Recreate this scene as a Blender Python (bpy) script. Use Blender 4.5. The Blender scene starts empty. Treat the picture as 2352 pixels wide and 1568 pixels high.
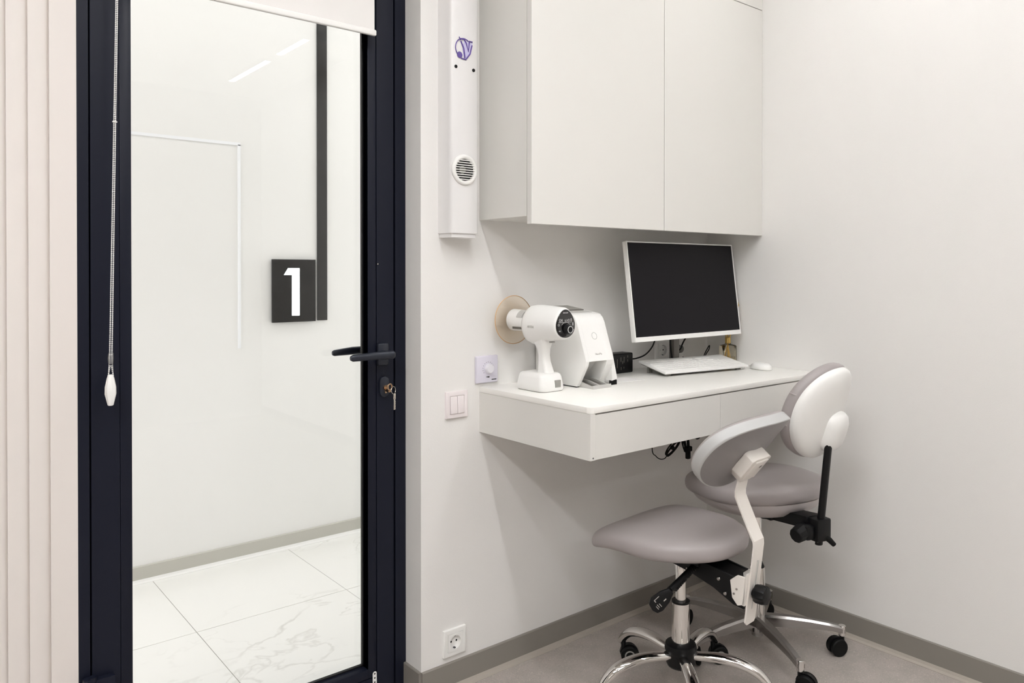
import bpy, bmesh, math, random
from mathutils import Vector, Matrix
random.seed(7)
S = bpy.context.scene
COL = S.collection
PI = math.pi

# ------------------------------------------------------------------ camera
cam_d = bpy.data.cameras.new('camera')
cam = bpy.data.objects.new('camera', cam_d)
COL.objects.link(cam)
cam.location = (0, 0, 1.22)
cam.rotation_euler = (math.radians(90 - 0.39), 0, math.radians(-39.1))
cam_d.sensor_fit = 'HORIZONTAL'
cam_d.sensor_width = 36.0
cam_d.lens = 36.0 * 1763.0 / 2352.0
cam_d.shift_y = -(784 - 639.0) / 2352.0
cam_d.clip_start = 0.02
S.camera = cam

# ------------------------------------------------------------------ world, exposure
S.view_settings.view_transform = 'Standard'
S.view_settings.look = 'None'
S.view_settings.gamma = 1.0
S.view_settings.use_curve_mapping = False
S.view_settings.exposure = 0.0
W = bpy.data.worlds.new('world')
S.world = W
W.use_nodes = True
W.node_tree.nodes['Background'].inputs[0].default_value = (1.0, 0.96, 0.92, 1)
W.node_tree.nodes['Background'].inputs[1].default_value = 0.3

# brightness of the diffusers of the room's ceiling lights, row by row; corner and rear are added fill
LAMPS = {'left_near': 30.0, 'left_mid': 23.2, 'left_far': 42.0, 'middle_near': 67.2, 'middle_mid': 20.8, 'middle_far': 28.8, 'right_near': 50.0, 'right_mid': 38.0, 'right_far': 54.0, 'corner': 49.6, 'rear': 26.4}
LAMP_COL = (0.978, 0.985, 0.995)
HALL_LIGHT = 2.9      # and of the light added in the corridor

# ------------------------------------------------------------------ materials
def srgb(r, g, b):
    def f(c):
        c /= 255.0
        return c / 12.92 if c <= 0.04045 else ((c + 0.055) / 1.055) ** 2.4
    return (f(r), f(g), f(b), 1.0)

def mat(name, col, rough=0.5, metal=0.0, bump=0.0, bscale=200.0, var=0.0, vscale=6.0, spec=0.5, coat=0.0, emit=None):
    m = bpy.data.materials.new(name)
    m.use_nodes = True
    nt = m.node_tree; N = nt.nodes; L = nt.links
    b = N['Principled BSDF']
    b.inputs['Base Color'].default_value = col
    b.inputs['Roughness'].default_value = rough
    b.inputs['Metallic'].default_value = metal
    b.inputs['Specular IOR Level'].default_value = spec
    if coat:
        b.inputs['Coat Weight'].default_value = coat
        b.inputs['Coat Roughness'].default_value = 0.08
    tc = N.new('ShaderNodeTexCoord')
    if var:
        n = N.new('ShaderNodeTexNoise'); n.inputs['Scale'].default_value = vscale; n.inputs['Detail'].default_value = 4
        L.new(tc.outputs['Object'], n.inputs['Vector'])
        mx = N.new('ShaderNodeMix'); mx.data_type = 'RGBA'
        d = 1.0 - var
        mx.inputs[6].default_value = (col[0] * d, col[1] * d, col[2] * d, 1)
        mx.inputs[7].default_value = (min(1, col[0] * (1 + var)), min(1, col[1] * (1 + var)), min(1, col[2] * (1 + var)), 1)
        L.new(n.outputs['Fac'], mx.inputs[0]); L.new(mx.outputs[2], b.inputs['Base Color'])
    if bump:
        n2 = N.new('ShaderNodeTexNoise'); n2.inputs['Scale'].default_value = bscale; n2.inputs['Detail'].default_value = 3
        L.new(tc.outputs['Object'], n2.inputs['Vector'])
        bp = N.new('ShaderNodeBump'); bp.inputs['Strength'].default_value = bump; bp.inputs['Distance'].default_value = 0.002
        L.new(n2.outputs['Fac'], bp.inputs['Height']); L.new(bp.outputs['Normal'], b.inputs['Normal'])
    if emit:
        b.inputs['Emission Color'].default_value = (emit[0], emit[1], emit[2], 1)
        b.inputs['Emission Strength'].default_value = emit[3]
    return m

M = {}
M['wall'] = mat('wall_paint', srgb(238, 236, 233), 0.7, bump=0.15, bscale=350)
M['wall_far'] = mat('far_wall_low_bounce', srgb(158, 153, 147), 0.7)  # unseen walls, darkened so they bounce less light
M['wall_hall'] = mat('corridor_wall_paint', srgb(244, 243, 240), 0.6)
M['flute'] = mat('fluted_panel_lacquer', srgb(226, 219, 214), 0.5)
M['ceil'] = mat('ceiling_paint', srgb(240, 238, 235), 0.8)
M['base'] = mat('skirting_vinyl', srgb(140, 135, 128), 0.45, var=0.04)
M['lip'] = mat('cove_lip_vinyl', srgb(178, 170, 160), 0.4)
M['base_h'] = mat('corridor_skirting', srgb(196, 194, 184), 0.45)
M['navy'] = mat('navy_powder_coat', srgb(22, 25, 38), 0.4, bump=0.05, bscale=900, spec=0.22)
M['navy_d'] = mat('dark_door_gasket', srgb(8, 8, 12), 0.5)
M['handle'] = mat('dark_grey_handle_metal', srgb(44, 48, 58), 0.28, metal=0.3)
M['cab'] = mat('cabinet_laminate', srgb(227, 225, 220), 0.42, spec=0.4)
M['cab_gap_shade'] = mat('cabinet_gap_shade', srgb(92, 86, 78), 0.7)  # dark tone for the shade in the door gaps
M['top'] = mat('worktop_white', srgb(248, 246, 241), 0.28)
M['white'] = mat('white_plastic', srgb(243, 242, 239), 0.3)
M['white_m'] = mat('white_painted_metal', srgb(236, 230, 223), 0.35)
M['white_c'] = mat('cool_white_plastic', srgb(236, 234, 240), 0.35)
M['lilac'] = mat('dimmer_plate_plastic', srgb(224, 220, 232), 0.4)
M['pinkish'] = mat('switch_plate_plastic', srgb(240, 232, 232), 0.35)
M['uv'] = mat('purifier_enamel', srgb(235, 233, 232), 0.3)
M['black'] = mat('black_plastic', srgb(9, 9, 11), 0.42, spec=0.3)
M['rubber'] = mat('black_rubber', srgb(7, 7, 7), 0.6, spec=0.25)
M['black_g'] = mat('glossy_black_glass', srgb(18, 18, 20), 0.04, coat=0.6)
M['panel_b'] = mat('glossy_black_panel', srgb(16, 16, 16), 0.05, spec=0.35)
M['screen'] = mat('monitor_screen', srgb(14, 12, 17), 0.45, spec=0.18)
M['chrome'] = mat('chrome', (0.82, 0.80, 0.78, 1), 0.07, metal=1.0)
M['chrome_b'] = mat('brushed_aluminium', (0.40, 0.385, 0.375, 1), 0.16, metal=1.0)
M['vinyl'] = mat('mauve_grey_upholstery', srgb(166, 159, 158), 0.36, bump=0.08, bscale=500, spec=0.45)
M['vinyl_l'] = mat('light_grey_seat_shell', srgb(190, 183, 182), 0.4)
M['panel_g'] = mat('grey_back_panel', srgb(138, 134, 134), 0.38, bump=0.1, bscale=400)
M['trim_w'] = mat('white_backrest_edge', srgb(190, 190, 189), 0.32)
M['grey'] = mat('grey_plastic', srgb(150, 148, 142), 0.4)
M['grey_l'] = mat('light_grey_plastic', srgb(196, 194, 190), 0.35)
M['grey_d'] = mat('dark_grey_plastic', srgb(98, 94, 88), 0.35)
M['ink'] = mat('dark_print', srgb(60, 58, 62), 0.6)
M['ink_l'] = mat('light_grey_print', srgb(186, 182, 176), 0.6)
M['ink_w'] = mat('white_print', srgb(205, 205, 205), 0.5)
M['violet'] = mat('violet_enamel', srgb(104, 84, 160), 0.2)
M['violet_l'] = mat('pale_violet_enamel', srgb(206, 200, 232), 0.25)
M['gold'] = mat('gold_metal', (0.72, 0.5, 0.16, 1), 0.22, metal=1.0)
M['reed'] = mat('rattan_reed', srgb(206, 170, 92), 0.7)
M['brass'] = mat('brass', (0.66, 0.46, 0.3, 1), 0.25, metal=1.0)
M['steel'] = mat('nickel_steel', (0.7, 0.66, 0.6, 1), 0.2, metal=1.0)
M['paper'] = mat('white_paper', srgb(232, 230, 228), 0.6)
M['blind'] = mat('blind_fabric', srgb(238, 235, 232), 0.75, bump=0.2, bscale=1200)
M['outline'] = mat('reflection_white', srgb(252, 253, 255), 0.2)  # paler than the wall, for the reflected outline
M['num'] = mat('lit_numeral', (1, 1, 1, 1), 0.4, emit=(0.92, 0.98, 1.0, 2.2))
for nm_, st_ in LAMPS.items():
    M['lamp_' + nm_] = mat('light_diffuser_' + nm_, (1, 1, 1, 1), 0.5, emit=LAMP_COL + (st_,))
M['lamp_h'] = mat('corridor_fill_diffuser', (1, 1, 1, 1), 0.5, emit=(0.99, 0.995, 1.0, HALL_LIGHT))

def glass_mat(name, tint, rough=0.0, ior=1.5, alpha_mix=0.0, dif=(1, 1, 1, 1)):
    m = bpy.data.materials.new(name); m.use_nodes = True
    nt = m.node_tree; N = nt.nodes; L = nt.links
    N.remove(N['Principled BSDF']); out = N['Material Output']
    t = N.new('ShaderNodeBsdfTransparent'); t.inputs[0].default_value = tint
    g = N.new('ShaderNodeBsdfGlossy'); g.inputs['Roughness'].default_value = rough
    fr = N.new('ShaderNodeFresnel'); fr.inputs[0].default_value = ior
    mx = N.new('ShaderNodeMixShader')
    L.new(fr.outputs[0], mx.inputs[0])
    src = t.outputs[0]
    if alpha_mix:
        d = N.new('ShaderNodeBsdfDiffuse'); d.inputs[0].default_value = dif
        m2 = N.new('ShaderNodeMixShader'); m2.inputs[0].default_value = alpha_mix
        L.new(src, m2.inputs[1]); L.new(d.outputs[0], m2.inputs[2]); src = m2.outputs[0]
    L.new(src, mx.inputs[1]); L.new(g.outputs[0], mx.inputs[2])
    L.new(mx.outputs[0], out.inputs[0])
    return m
M['glass'] = glass_mat('door_glass', (1, 1, 1, 1), 0.0, 1.45)
M['amber'] = glass_mat('amber_clear_acrylic', (1.0, 0.965, 0.915, 1), 0.02, 1.4, 0.05, srgb(244, 214, 176))
M['amber_e'] = mat('amber_acrylic_edge', srgb(222, 176, 122), 0.2)
M['bottle'] = glass_mat('bottle_glass', (0.99, 0.96, 0.88, 1), 0.0, 1.45)
M['clear'] = glass_mat('clear_plastic', (0.95, 0.95, 0.95, 1), 0.05, 1.45, 0.15)

def floor_vinyl():
    m = mat('speckled_vinyl', srgb(158, 150, 142), 0.42)
    nt = m.node_tree; N = nt.nodes; L = nt.links; b = N['Principled BSDF']; tc = N['Texture Coordinate']
    n1 = N.new('ShaderNodeTexNoise'); n1.inputs['Scale'].default_value = 14; n1.inputs['Detail'].default_value = 8
    v = N.new('ShaderNodeTexVoronoi'); v.inputs['Scale'].default_value = 380
    L.new(tc.outputs['Object'], n1.inputs['Vector']); L.new(tc.outputs['Object'], v.inputs['Vector'])
    r = N.new('ShaderNodeValToRGB'); e = r.color_ramp.elements
    e[0].position = 0.38; e[0].color = srgb(171, 164, 157); e[1].position = 0.62; e[1].color = srgb(181, 172, 166)
    L.new(n1.outputs['Fac'], r.inputs[0])
    hs = N.new('ShaderNodeSeparateColor'); L.new(v.outputs['Color'], hs.inputs[0])
    gt = N.new('ShaderNodeMath'); gt.operation = 'GREATER_THAN'; gt.inputs[1].default_value = 0.93
    L.new(hs.outputs[0], gt.inputs[0])
    lt = N.new('ShaderNodeMath'); lt.operation = 'LESS_THAN'; lt.inputs[1].default_value = 0.09
    L.new(hs.outputs[1], lt.inputs[0])
    a = N.new('ShaderNodeMix'); a.data_type = 'RGBA'; a.inputs[7].default_value = srgb(208, 200, 190)
    m1 = N.new('ShaderNodeMath'); m1.operation = 'MULTIPLY'; m1.inputs[1].default_value = 0.55; L.new(gt.outputs[0], m1.inputs[0])
    L.new(m1.outputs[0], a.inputs[0]); L.new(r.outputs[0], a.inputs[6])
    c = N.new('ShaderNodeMix'); c.data_type = 'RGBA'; c.inputs[7].default_value = srgb(150, 144, 138)
    m2 = N.new('ShaderNodeMath'); m2.operation = 'MULTIPLY'; m2.inputs[1].default_value = 0.5; L.new(lt.outputs[0], m2.inputs[0])
    L.new(m2.outputs[0], c.inputs[0]); L.new(a.outputs[2], c.inputs[6]); L.new(c.outputs[2], b.inputs['Base Color'])
    return m
M['vfloor'] = floor_vinyl()

def marble():
    m = mat('marble_porcelain', srgb(240, 238, 232), 0.22)
    nt = m.node_tree; N = nt.nodes; L = nt.links; b = N['Principled BSDF']; tc = N['Texture Coordinate']
    def vein(scale, seed, width, strength, sx):
        mp = N.new('ShaderNodeMapping'); mp.inputs['Scale'].default_value = (sx, 1, 1)
        mp.inputs['Location'].default_value = (seed, seed * 0.7, 0); mp.inputs['Rotation'].default_value = (0, 0, -0.5)
        L.new(tc.outputs['Object'], mp.inputs[0])
        n = N.new('ShaderNodeTexNoise'); n.inputs['Scale'].default_value = scale; n.inputs['Detail'].default_value = 6
        n.inputs['Roughness'].default_value = 0.55; n.inputs['Distortion'].default_value = 0.8
        L.new(mp.outputs[0], n.inputs['Vector'])
        s = N.new('ShaderNodeMath'); s.operation = 'SUBTRACT'; s.inputs[1].default_value = 0.5; L.new(n.outputs['Fac'], s.inputs[0])
        ab = N.new('ShaderNodeMath'); ab.operation = 'ABSOLUTE'; L.new(s.outputs[0], ab.inputs[0])
        mr = N.new('ShaderNodeMapRange'); mr.inputs[1].default_value = 0; mr.inputs[2].default_value = width
        mr.inputs[3].default_value = strength; mr.inputs[4].default_value = 0; L.new(ab.outputs[0], mr.inputs[0])
        n3 = N.new('ShaderNodeTexNoise'); n3.inputs['Scale'].default_value = 2.2; L.new(mp.outputs[0], n3.inputs['Vector'])
        mr2 = N.new('ShaderNodeMapRange'); mr2.inputs[1].default_value = 0.45; mr2.inputs[2].default_value = 0.62; L.new(n3.outputs['Fac'], mr2.inputs[0])
        mu = N.new('ShaderNodeMath'); mu.operation = 'MULTIPLY'; L.new(mr.outputs[0], mu.inputs[0]); L.new(mr2.outputs[0], mu.inputs[1])
        return mu.outputs[0]
    v1 = vein(1.3, 3.1, 0.012, 0.42, 0.6); v2 = vein(2.4, 9.4, 0.008, 0.28, 0.5)
    ad = N.new('ShaderNodeMath'); ad.operation = 'MAXIMUM'; L.new(v1, ad.inputs[0]); L.new(v2, ad.inputs[1])
    mx = N.new('ShaderNodeMix'); mx.data_type = 'RGBA'; mx.inputs[6].default_value = srgb(246, 245, 241); mx.inputs[7].default_value = srgb(172, 168, 158)
    L.new(ad.outputs[0], mx.inputs[0]); L.new(mx.outputs[2], b.inputs['Base Color'])
    return m
M['marble'] = marble()
M['grout'] = mat('grout', srgb(150, 146, 138), 0.8)

# ------------------------------------------------------------------ mesh helpers
def V(*a): return Vector(a)

class MB:
    def __init__(s): s.bm = bmesh.new()
    def box(s, x0, y0, z0, x1, y1, z1, mtx=None):
        r = bmesh.ops.create_cube(s.bm, size=1.0)
        vs = r['verts']
        for v in vs:
            v.co = V((x0 + x1) / 2 + v.co.x * (x1 - x0), (y0 + y1) / 2 + v.co.y * (y1 - y0), (z0 + z1) / 2 + v.co.z * (z1 - z0))
            if mtx: v.co = mtx @ v.co
        return s
    def rbox(s, x0, y0, z0, x1, y1, z1, r=0.003, seg=3, mtx=None):
        t = bmesh.new(); bmesh.ops.create_cube(t, size=1.0)
        for v in t.verts:
            v.co = V((x0 + x1) / 2 + v.co.x * (x1 - x0), (y0 + y1) / 2 + v.co.y * (y1 - y0), (z0 + z1) / 2 + v.co.z * (z1 - z0))
        bmesh.ops.bevel(t, geom=list(t.edges), offset=r, segments=seg, affect='EDGES', profile=0.5)
        if mtx: t.transform(mtx)
        return s.add(t)
    def add(s, t):
        me = bpy.data.meshes.new('t'); t.to_mesh(me); t.free(); s.bm.from_mesh(me); bpy.data.meshes.remove(me)
        return s
    def prism(s, pts, ax, a, b, bevel=0.0, seg=2, mtx=None):
        """extrude a 2-D polygon. ax 'x': pts=(y,z); 'y': pts=(x,z); 'z': pts=(x,y)"""
        t = bmesh.new()
        def mk(p, h):
            if ax == 'x': return V(h, p[0], p[1])
            if ax == 'y': return V(p[0], h, p[1])
            return V(p[0], p[1], h)
        lo = [t.verts.new(mk(p, a)) for p in pts]; hi = [t.verts.new(mk(p, b)) for p in pts]
        n = len(pts)
        t.faces.new(lo); t.faces.new(hi[::-1])
        for i in range(n): t.faces.new((lo[i], hi[i], hi[(i + 1) % n], lo[(i + 1) % n]))
        bmesh.ops.recalc_face_normals(t, faces=t.faces)
        if bevel: bmesh.ops.bevel(t, geom=list(t.edges), offset=bevel, segments=seg, affect='EDGES', profile=0.5)
        if mtx: t.transform(mtx)
        return s.add(t)
    def loft(s, rings, cap=True, closed=True):
        t = bmesh.new(); R = [[t.verts.new(p) for p in r] for r in rings]
        n = len(rings[0])
        for a, b in zip(R[:-1], R[1:]):
            for i in range(n if closed else n - 1):
                t.faces.new((a[i], a[(i + 1) % n], b[(i + 1) % n], b[i]))
        if cap: t.faces.new(R[0][::-1]); t.faces.new(R[-1])
        bmesh.ops.recalc_face_normals(t, faces=t.faces)
        return s.add(t)
    def tube(s, path, r, n=12, cap=True, flat=None):
        """sweep; r a number or list; flat = (width factor, height factor) in the side/up frame"""
        path = [Vector(p) for p in path]
        rs = r if isinstance(r, (list, tuple)) else [r] * len(path)
        rings = []; up = None
        for i, p in enumerate(path):
            d = (path[min(i + 1, len(path) - 1)] - path[max(i - 1, 0)]).normalized()
            if up is None:
                up = Vector((0, 0, 1)) if abs(d.z) < 0.95 else Vector((0, 1, 0))
            side = d.cross(up)
            if side.length < 1e-5: side = d.orthogonal()
            side.normalize(); u2 = side.cross(d).normalized(); up = u2
            fw, fh = flat if flat else (1, 1)
            rings.append([p + side * math.cos(2 * PI * k / n) * rs[i] * fw + u2 * math.sin(2 * PI * k / n) * rs[i] * fh for k in range(n)])
        return s.loft(rings, cap)
    def cyl(s, p0, p1, r0, r1=None, n=32, bevel=0.0):
        r1 = r0 if r1 is None else r1
        p0 = Vector(p0); p1 = Vector(p1); d = (p1 - p0).normalized()
        if bevel:
            return s.tube([p0, p0 + d * 1e-5, p0 + d * bevel, p1 - d * bevel, p1 - d * 1e-5, p1], [r0 - bevel, r0 - bevel, r0, r1, r1 - bevel, r1 - bevel], n)
        return s.tube([p0, p1], [r0, r1], n)
    def ring(s, c, nrm, R, r, n=48, m=10, a0=0, a1=2 * PI):
        nrm = Vector(nrm).normalized(); u = nrm.orthogonal().normalized()
        if abs(nrm.z) < 0.9: u = nrm.cross(Vector((0, 0, 1))).normalized()
        v = nrm.cross(u); c = Vector(c)
        full = abs(a1 - a0 - 2 * PI) < 1e-6
        pts = []
        for i in range(n if full else n + 1):
            a = a0 + (a1 - a0) * i / n
            pts.append((c + (u * math.cos(a) + v * math.sin(a)) * R, (u * math.cos(a) + v * math.sin(a))))
        rings = [[p + (d * math.cos(2 * PI * k / m) + nrm * math.sin(2 * PI * k / m)) * r for k in range(m)] for p, d in pts]
        if full: rings.append(rings[0])
        return s.loft(rings, cap=not full)
    def sphere(s, c, r, n=16, sc=(1, 1, 1)):
        t = bmesh.new(); bmesh.ops.create_uvsphere(t, u_segments=n, v_segments=max(6, n // 2), radius=r)
        for v in t.verts: v.co = V(c[0] + v.co.x * sc[0], c[1] + v.co.y * sc[1], c[2] + v.co.z * sc[2])
        return s.add(t)
    def build(s, name, m, parent=None, smooth=True, angle=35, loc=None, rot=None, keep=False):
        bmesh.ops.remove_doubles(s.bm, verts=s.bm.verts, dist=1e-6)
        bmesh.ops.recalc_face_normals(s.bm, faces=s.bm.faces)
        me = bpy.data.meshes.new(name); s.bm.to_mesh(me); s.bm.free()
        me.materials.append(M[m] if isinstance(m, str) else m)
        if smooth:
            me.polygons.foreach_set('use_smooth', [True] * len(me.polygons))
            try: me.set_sharp_from_angle(angle=math.radians(angle))
            except Exception: pass
        o = bpy.data.objects.new(name, me); COL.objects.link(o)
        if loc: o.location = loc
        if rot: o.rotation_euler = rot
        if parent: o.parent = parent
        return o

def tag(o, label, cat, group=None, kind=None):
    o['label'] = label; o['category'] = cat
    if group: o['group'] = group
    if kind: o['kind'] = kind
    return o
def thing(name, label, cat, loc=(0, 0, 0), rz=0.0, group=None):
    o = bpy.data.objects.new(name, None); COL.objects.link(o); o.location = loc; o.rotation_euler = (0, 0, rz)
    o.empty_display_size = 0.05
    return tag(o, label, cat, group)
def struct(o, label=None):
    o['kind'] = 'structure'
    if label: o['label'] = label
    return o
def sub(o, m=None, lv=2):
    md = o.modifiers.new('s', 'SUBSURF'); md.levels = lv; md.render_levels = lv
    return o
def text(name, s, size, m, parent, mtx, ext=0.0003, align='CENTER', sx=1.0):
    """flat lettering as mesh. mtx maps the text plane (x right, y up, z out) to the parent's space"""
    c = bpy.data.curves.new(name, 'FONT'); c.body = s; c.size = size; c.extrude = ext; c.align_x = align; c.align_y = 'CENTER'
    o = bpy.data.objects.new(name, c); COL.objects.link(o)
    bpy.context.view_layer.update()
    me = bpy.data.meshes.new_from_object(o.evaluated_get(bpy.context.evaluated_depsgraph_get()))
    bpy.data.objects.remove(o)
    me.name = name; me.materials.clear(); me.materials.append(M[m])
    me.transform(mtx @ Matrix.Diagonal((sx, 1, 1, 1)))
    o = bpy.data.objects.new(name, me); COL.objects.link(o)
    if parent: o.parent = parent
    return o
def face_front(x, y, z):       # text frame on a face looking towards -Y
    return Matrix.Translation((x, y, z)) @ Matrix.Rotation(PI / 2, 4, 'X')

# ------------------------------------------------------------------ room shell
YB = 1.8594      # wall behind the desk
YD = 1.9423      # plane of the door, set back a little
XR = 2.503       # right wall
XC = 1.1765      # outer corner of the desk wall
X0, Y0, ZC = -1.55, -2.55, 2.72
YH = 3.27        # far wall of the corridor
struct(MB().box(X0, Y0, -0.1, XR + 0.1, YD + 0.02, 0).build('floor', 'vfloor', smooth=False))
struct(MB().box(X0, Y0, ZC, XR + 0.1, YD + 0.16, ZC + 0.1).build('ceiling', 'ceil', smooth=False))
struct(MB().box(XC, YB, 0, XR + 0.1, YD + 0.16, ZC).build('wall_back', 'wall', smooth=False))
struct(MB().box(XR, Y0, 0, XR + 0.1, YB, ZC).build('wall_right', 'wall', smooth=False))
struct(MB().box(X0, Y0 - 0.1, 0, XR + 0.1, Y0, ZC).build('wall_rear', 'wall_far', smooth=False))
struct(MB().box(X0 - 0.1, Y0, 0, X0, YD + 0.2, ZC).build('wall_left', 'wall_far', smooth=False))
struct(MB().box(0.3272, YD, 2.12, XC, YD + 0.16, ZC).build('wall_lintel', 'wall', smooth=False))
# fluted panelling left of the door: 4 cm flutes, each curving back into a groove
fl = MB(); prof = []
edges = [0.3272 - 0.0527]
while edges[-1] > X0: edges.append(edges[-1] - 0.0397)
edges = edges[::-1]
prof.append((edges[0], YD + 0.16)); 
for a, b in zip(edges[:-1], edges[1:]):
    for k in range(9):
        u = k / 8.0
        prof.append((a + (b - a) * u, YD + 0.0005 + 0.0085 * (u ** 3.2)))
prof.append((edges[-1] + 0.0002, YD)); prof.append((0.3272, YD)); prof.append((0.3272, YD + 0.16))
fl.prism(prof, 'z', 0, ZC)
struct(fl.build('wall_fluted', 'flute', angle=25))

def skirting(name, p0, p1, inward, m, mlip, h=0.079, t=0.008, lip=0.012):
    """vinyl cove skirting from p0 to p1 (x,y); inward = unit normal into the room"""
    d = Vector((p1[0] - p0[0], p1[1] - p0[1], 0)); L = d.length; d.normalize(); n = Vector((inward[0], inward[1], 0))
    o = Vector((p0[0], p0[1], 0))
    def sweep(pr):
        r0 = [o + n * q[0] + V(0, 0, q[1]) for q in pr]; r1 = [p + d * L for p in r0]
        return MB().loft([r0, r1])
    b = sweep([(0, 0.0), (t, 0.014), (t, h - 0.002), (t - 0.002, h), (0, h)]).build(name, m, smooth=False)
    struct(b)
    l = sweep([(0, 0.0), (t + lip, 0.0), (t + lip, 0.0015), (t + 0.004, 0.006), (t + 0.0005, 0.0145), (t - 0.002, 0.0145)]).build('skirting_lip', mlip, b)
    return b
skirting('baseboard_back', (XC, YB), (XR, YB), (0, -1), 'base', 'lip')
skirting('baseboard_right', (XR, YB), (XR, Y0), (-1, 0), 'base', 'lip')
skirting('baseboard_return', (XC, YD), (XC, YB), (-1, 0), 'base', 'lip')

# corridor beyond the door
struct(MB().box(-1.3, YD + 0.02, -0.1, 4.6, YH, -0.001).build('floor_corridor', 'grout', smooth=False))
til = MB()
gx, gy, ts = 0.8085, 2.694, 0.5575
xs = [gx + ts * i for i in range(-4, 8)]
g = 0.0011
for i in range(len(xs) - 1):
    for (ya, yb) in ((YD + 0.021, 2.694), (2.694, 3.252)):
        til.box(max(xs[i] + g, -1.29), ya + g, -0.002, min(xs[i + 1] - g, 4.59), yb - g, 0.0)
    til.box(max(xs[i] + g, -1.29), 3.252, -0.002, min(xs[i + 1] - g, 4.59), YH, 0.0)
struct(til.build('floor_tiles', 'marble', smooth=False))
struct(MB().box(-1.3, YH, 0, 4.6, YH + 0.1, 3.3).build('wall_corridor', 'wall_hall', smooth=False))
struct(MB().box(-1.4, YD + 0.02, 3.3, 4.7, YH + 0.1, 3.4).build('ceiling_corridor', 'ceil', smooth=False))
struct(MB().box(-1.4, YD + 0.16, 0, -1.3, YH, 3.3).build('wall_corridor_left', 'wall_hall', smooth=False))
struct(MB().box(4.6, YD, 0, 4.7, YH, 3.3).build('wall_corridor_right', 'wall_hall', smooth=False))
struct(MB().box(-1.3, YD + 0.1, ZC + 0.1, 4.6, YD + 0.16, 3.3).box(XR + 0.1, YD, 0, 4.6, YD + 0.16, ZC + 0.1).build('wall_corridor_near', 'wall_hall', smooth=False))
b = skirting('baseboard_corridor', (-1.3, YH), (4.6, YH), (0, -1), 'base_h', 'wall_hall', h=0.066, t=0.01, lip=0.012)
# pale strips on the corridor wall, standing in for a reflected frame outline
tr = MB(); tr.box(0.0, YH - 0.004, 1.762, 1.166, YH, 1.774); tr.box(1.154, YH - 0.004, 0.9, 1.166, YH, 1.765)
struct(tr.build('reflection_outline_1', 'outline', smooth=False))

# unseen glowing panel added at the corridor's right end to even its light
wn = struct(MB().box(4.56, 2.10, 0.25, 4.598, 2.16, 2.75).box(4.56, 3.12, 0.25, 4.598, 3.18, 2.75).box(4.56, 2.16, 0.25, 4.598, 3.12, 0.31).box(4.56, 2.16, 2.69, 4.598, 3.12, 2.75).build('fill_panel_1', 'white_m', smooth=False))
M['corridor_fill'] = mat('corridor_fill_glow', (1, 1, 1, 1), 0.5, emit=(0.95, 0.98, 1.0, 4.4))
MB().box(4.582, 2.16, 0.31, 4.592, 3.12, 2.69).build('pane', 'corridor_fill', wn, smooth=False)
w2 = struct(MB().box(-1.298, 2.10, 0.25, -1.26, 2.16, 2.75).box(-1.298, 3.12, 0.25, -1.26, 3.18, 2.75).box(-1.298, 2.16, 0.25, -1.26, 3.12, 0.31).box(-1.298, 2.16, 2.69, -1.26, 3.12, 2.75).build('fill_panel_2', 'white_m', smooth=False))  # matching unseen panel added at the left end to brighten the corridor
M['corridor_fill_2'] = mat('weaker_fill_glow', (1, 1, 1, 1), 0.5, emit=(0.95, 0.98, 1.0, 3.0))
MB().box(-1.292, 2.16, 0.31, -1.282, 3.12, 2.69).build('pane', 'corridor_fill_2', w2, smooth=False)
# black glossy strip and the room number beside it
t = MB().rbox(1.513, YH - 0.008, 1.005, 1.561, YH, 2.55, 0.001, 2).build('wall_strip', 'panel_b')
tag(t, 'tall narrow glossy black strip on the corridor wall beside the number plate', 'wall strip')
M['panel_n'] = mat('number_plate_glass', srgb(14, 14, 14), 0.06, spec=0.14)
sg = thing('number_sign', 'square black glass plate with a lit white numeral 1 on the corridor wall', 'sign', (1.398, YH, 1.142))
MB().rbox(-0.1, -0.022, -0.1385, 0.1, -0.006, 0.1385, 0.001, 2).build('plate', 'panel_n', sg)
MB().box(-0.08, -0.006, -0.11, 0.08, 0.0, 0.11).build('spacer', 'black', sg, smooth=False)
MB().prism([(-0.050, 0.070), (-0.031, 0.100), (0.020, 0.100), (0.020, -0.110), (-0.013, -0.110), (-0.013, 0.070)], 'y', -0.030, -0.0222, 0.0008).build('numeral', 'num', sg)

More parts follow.
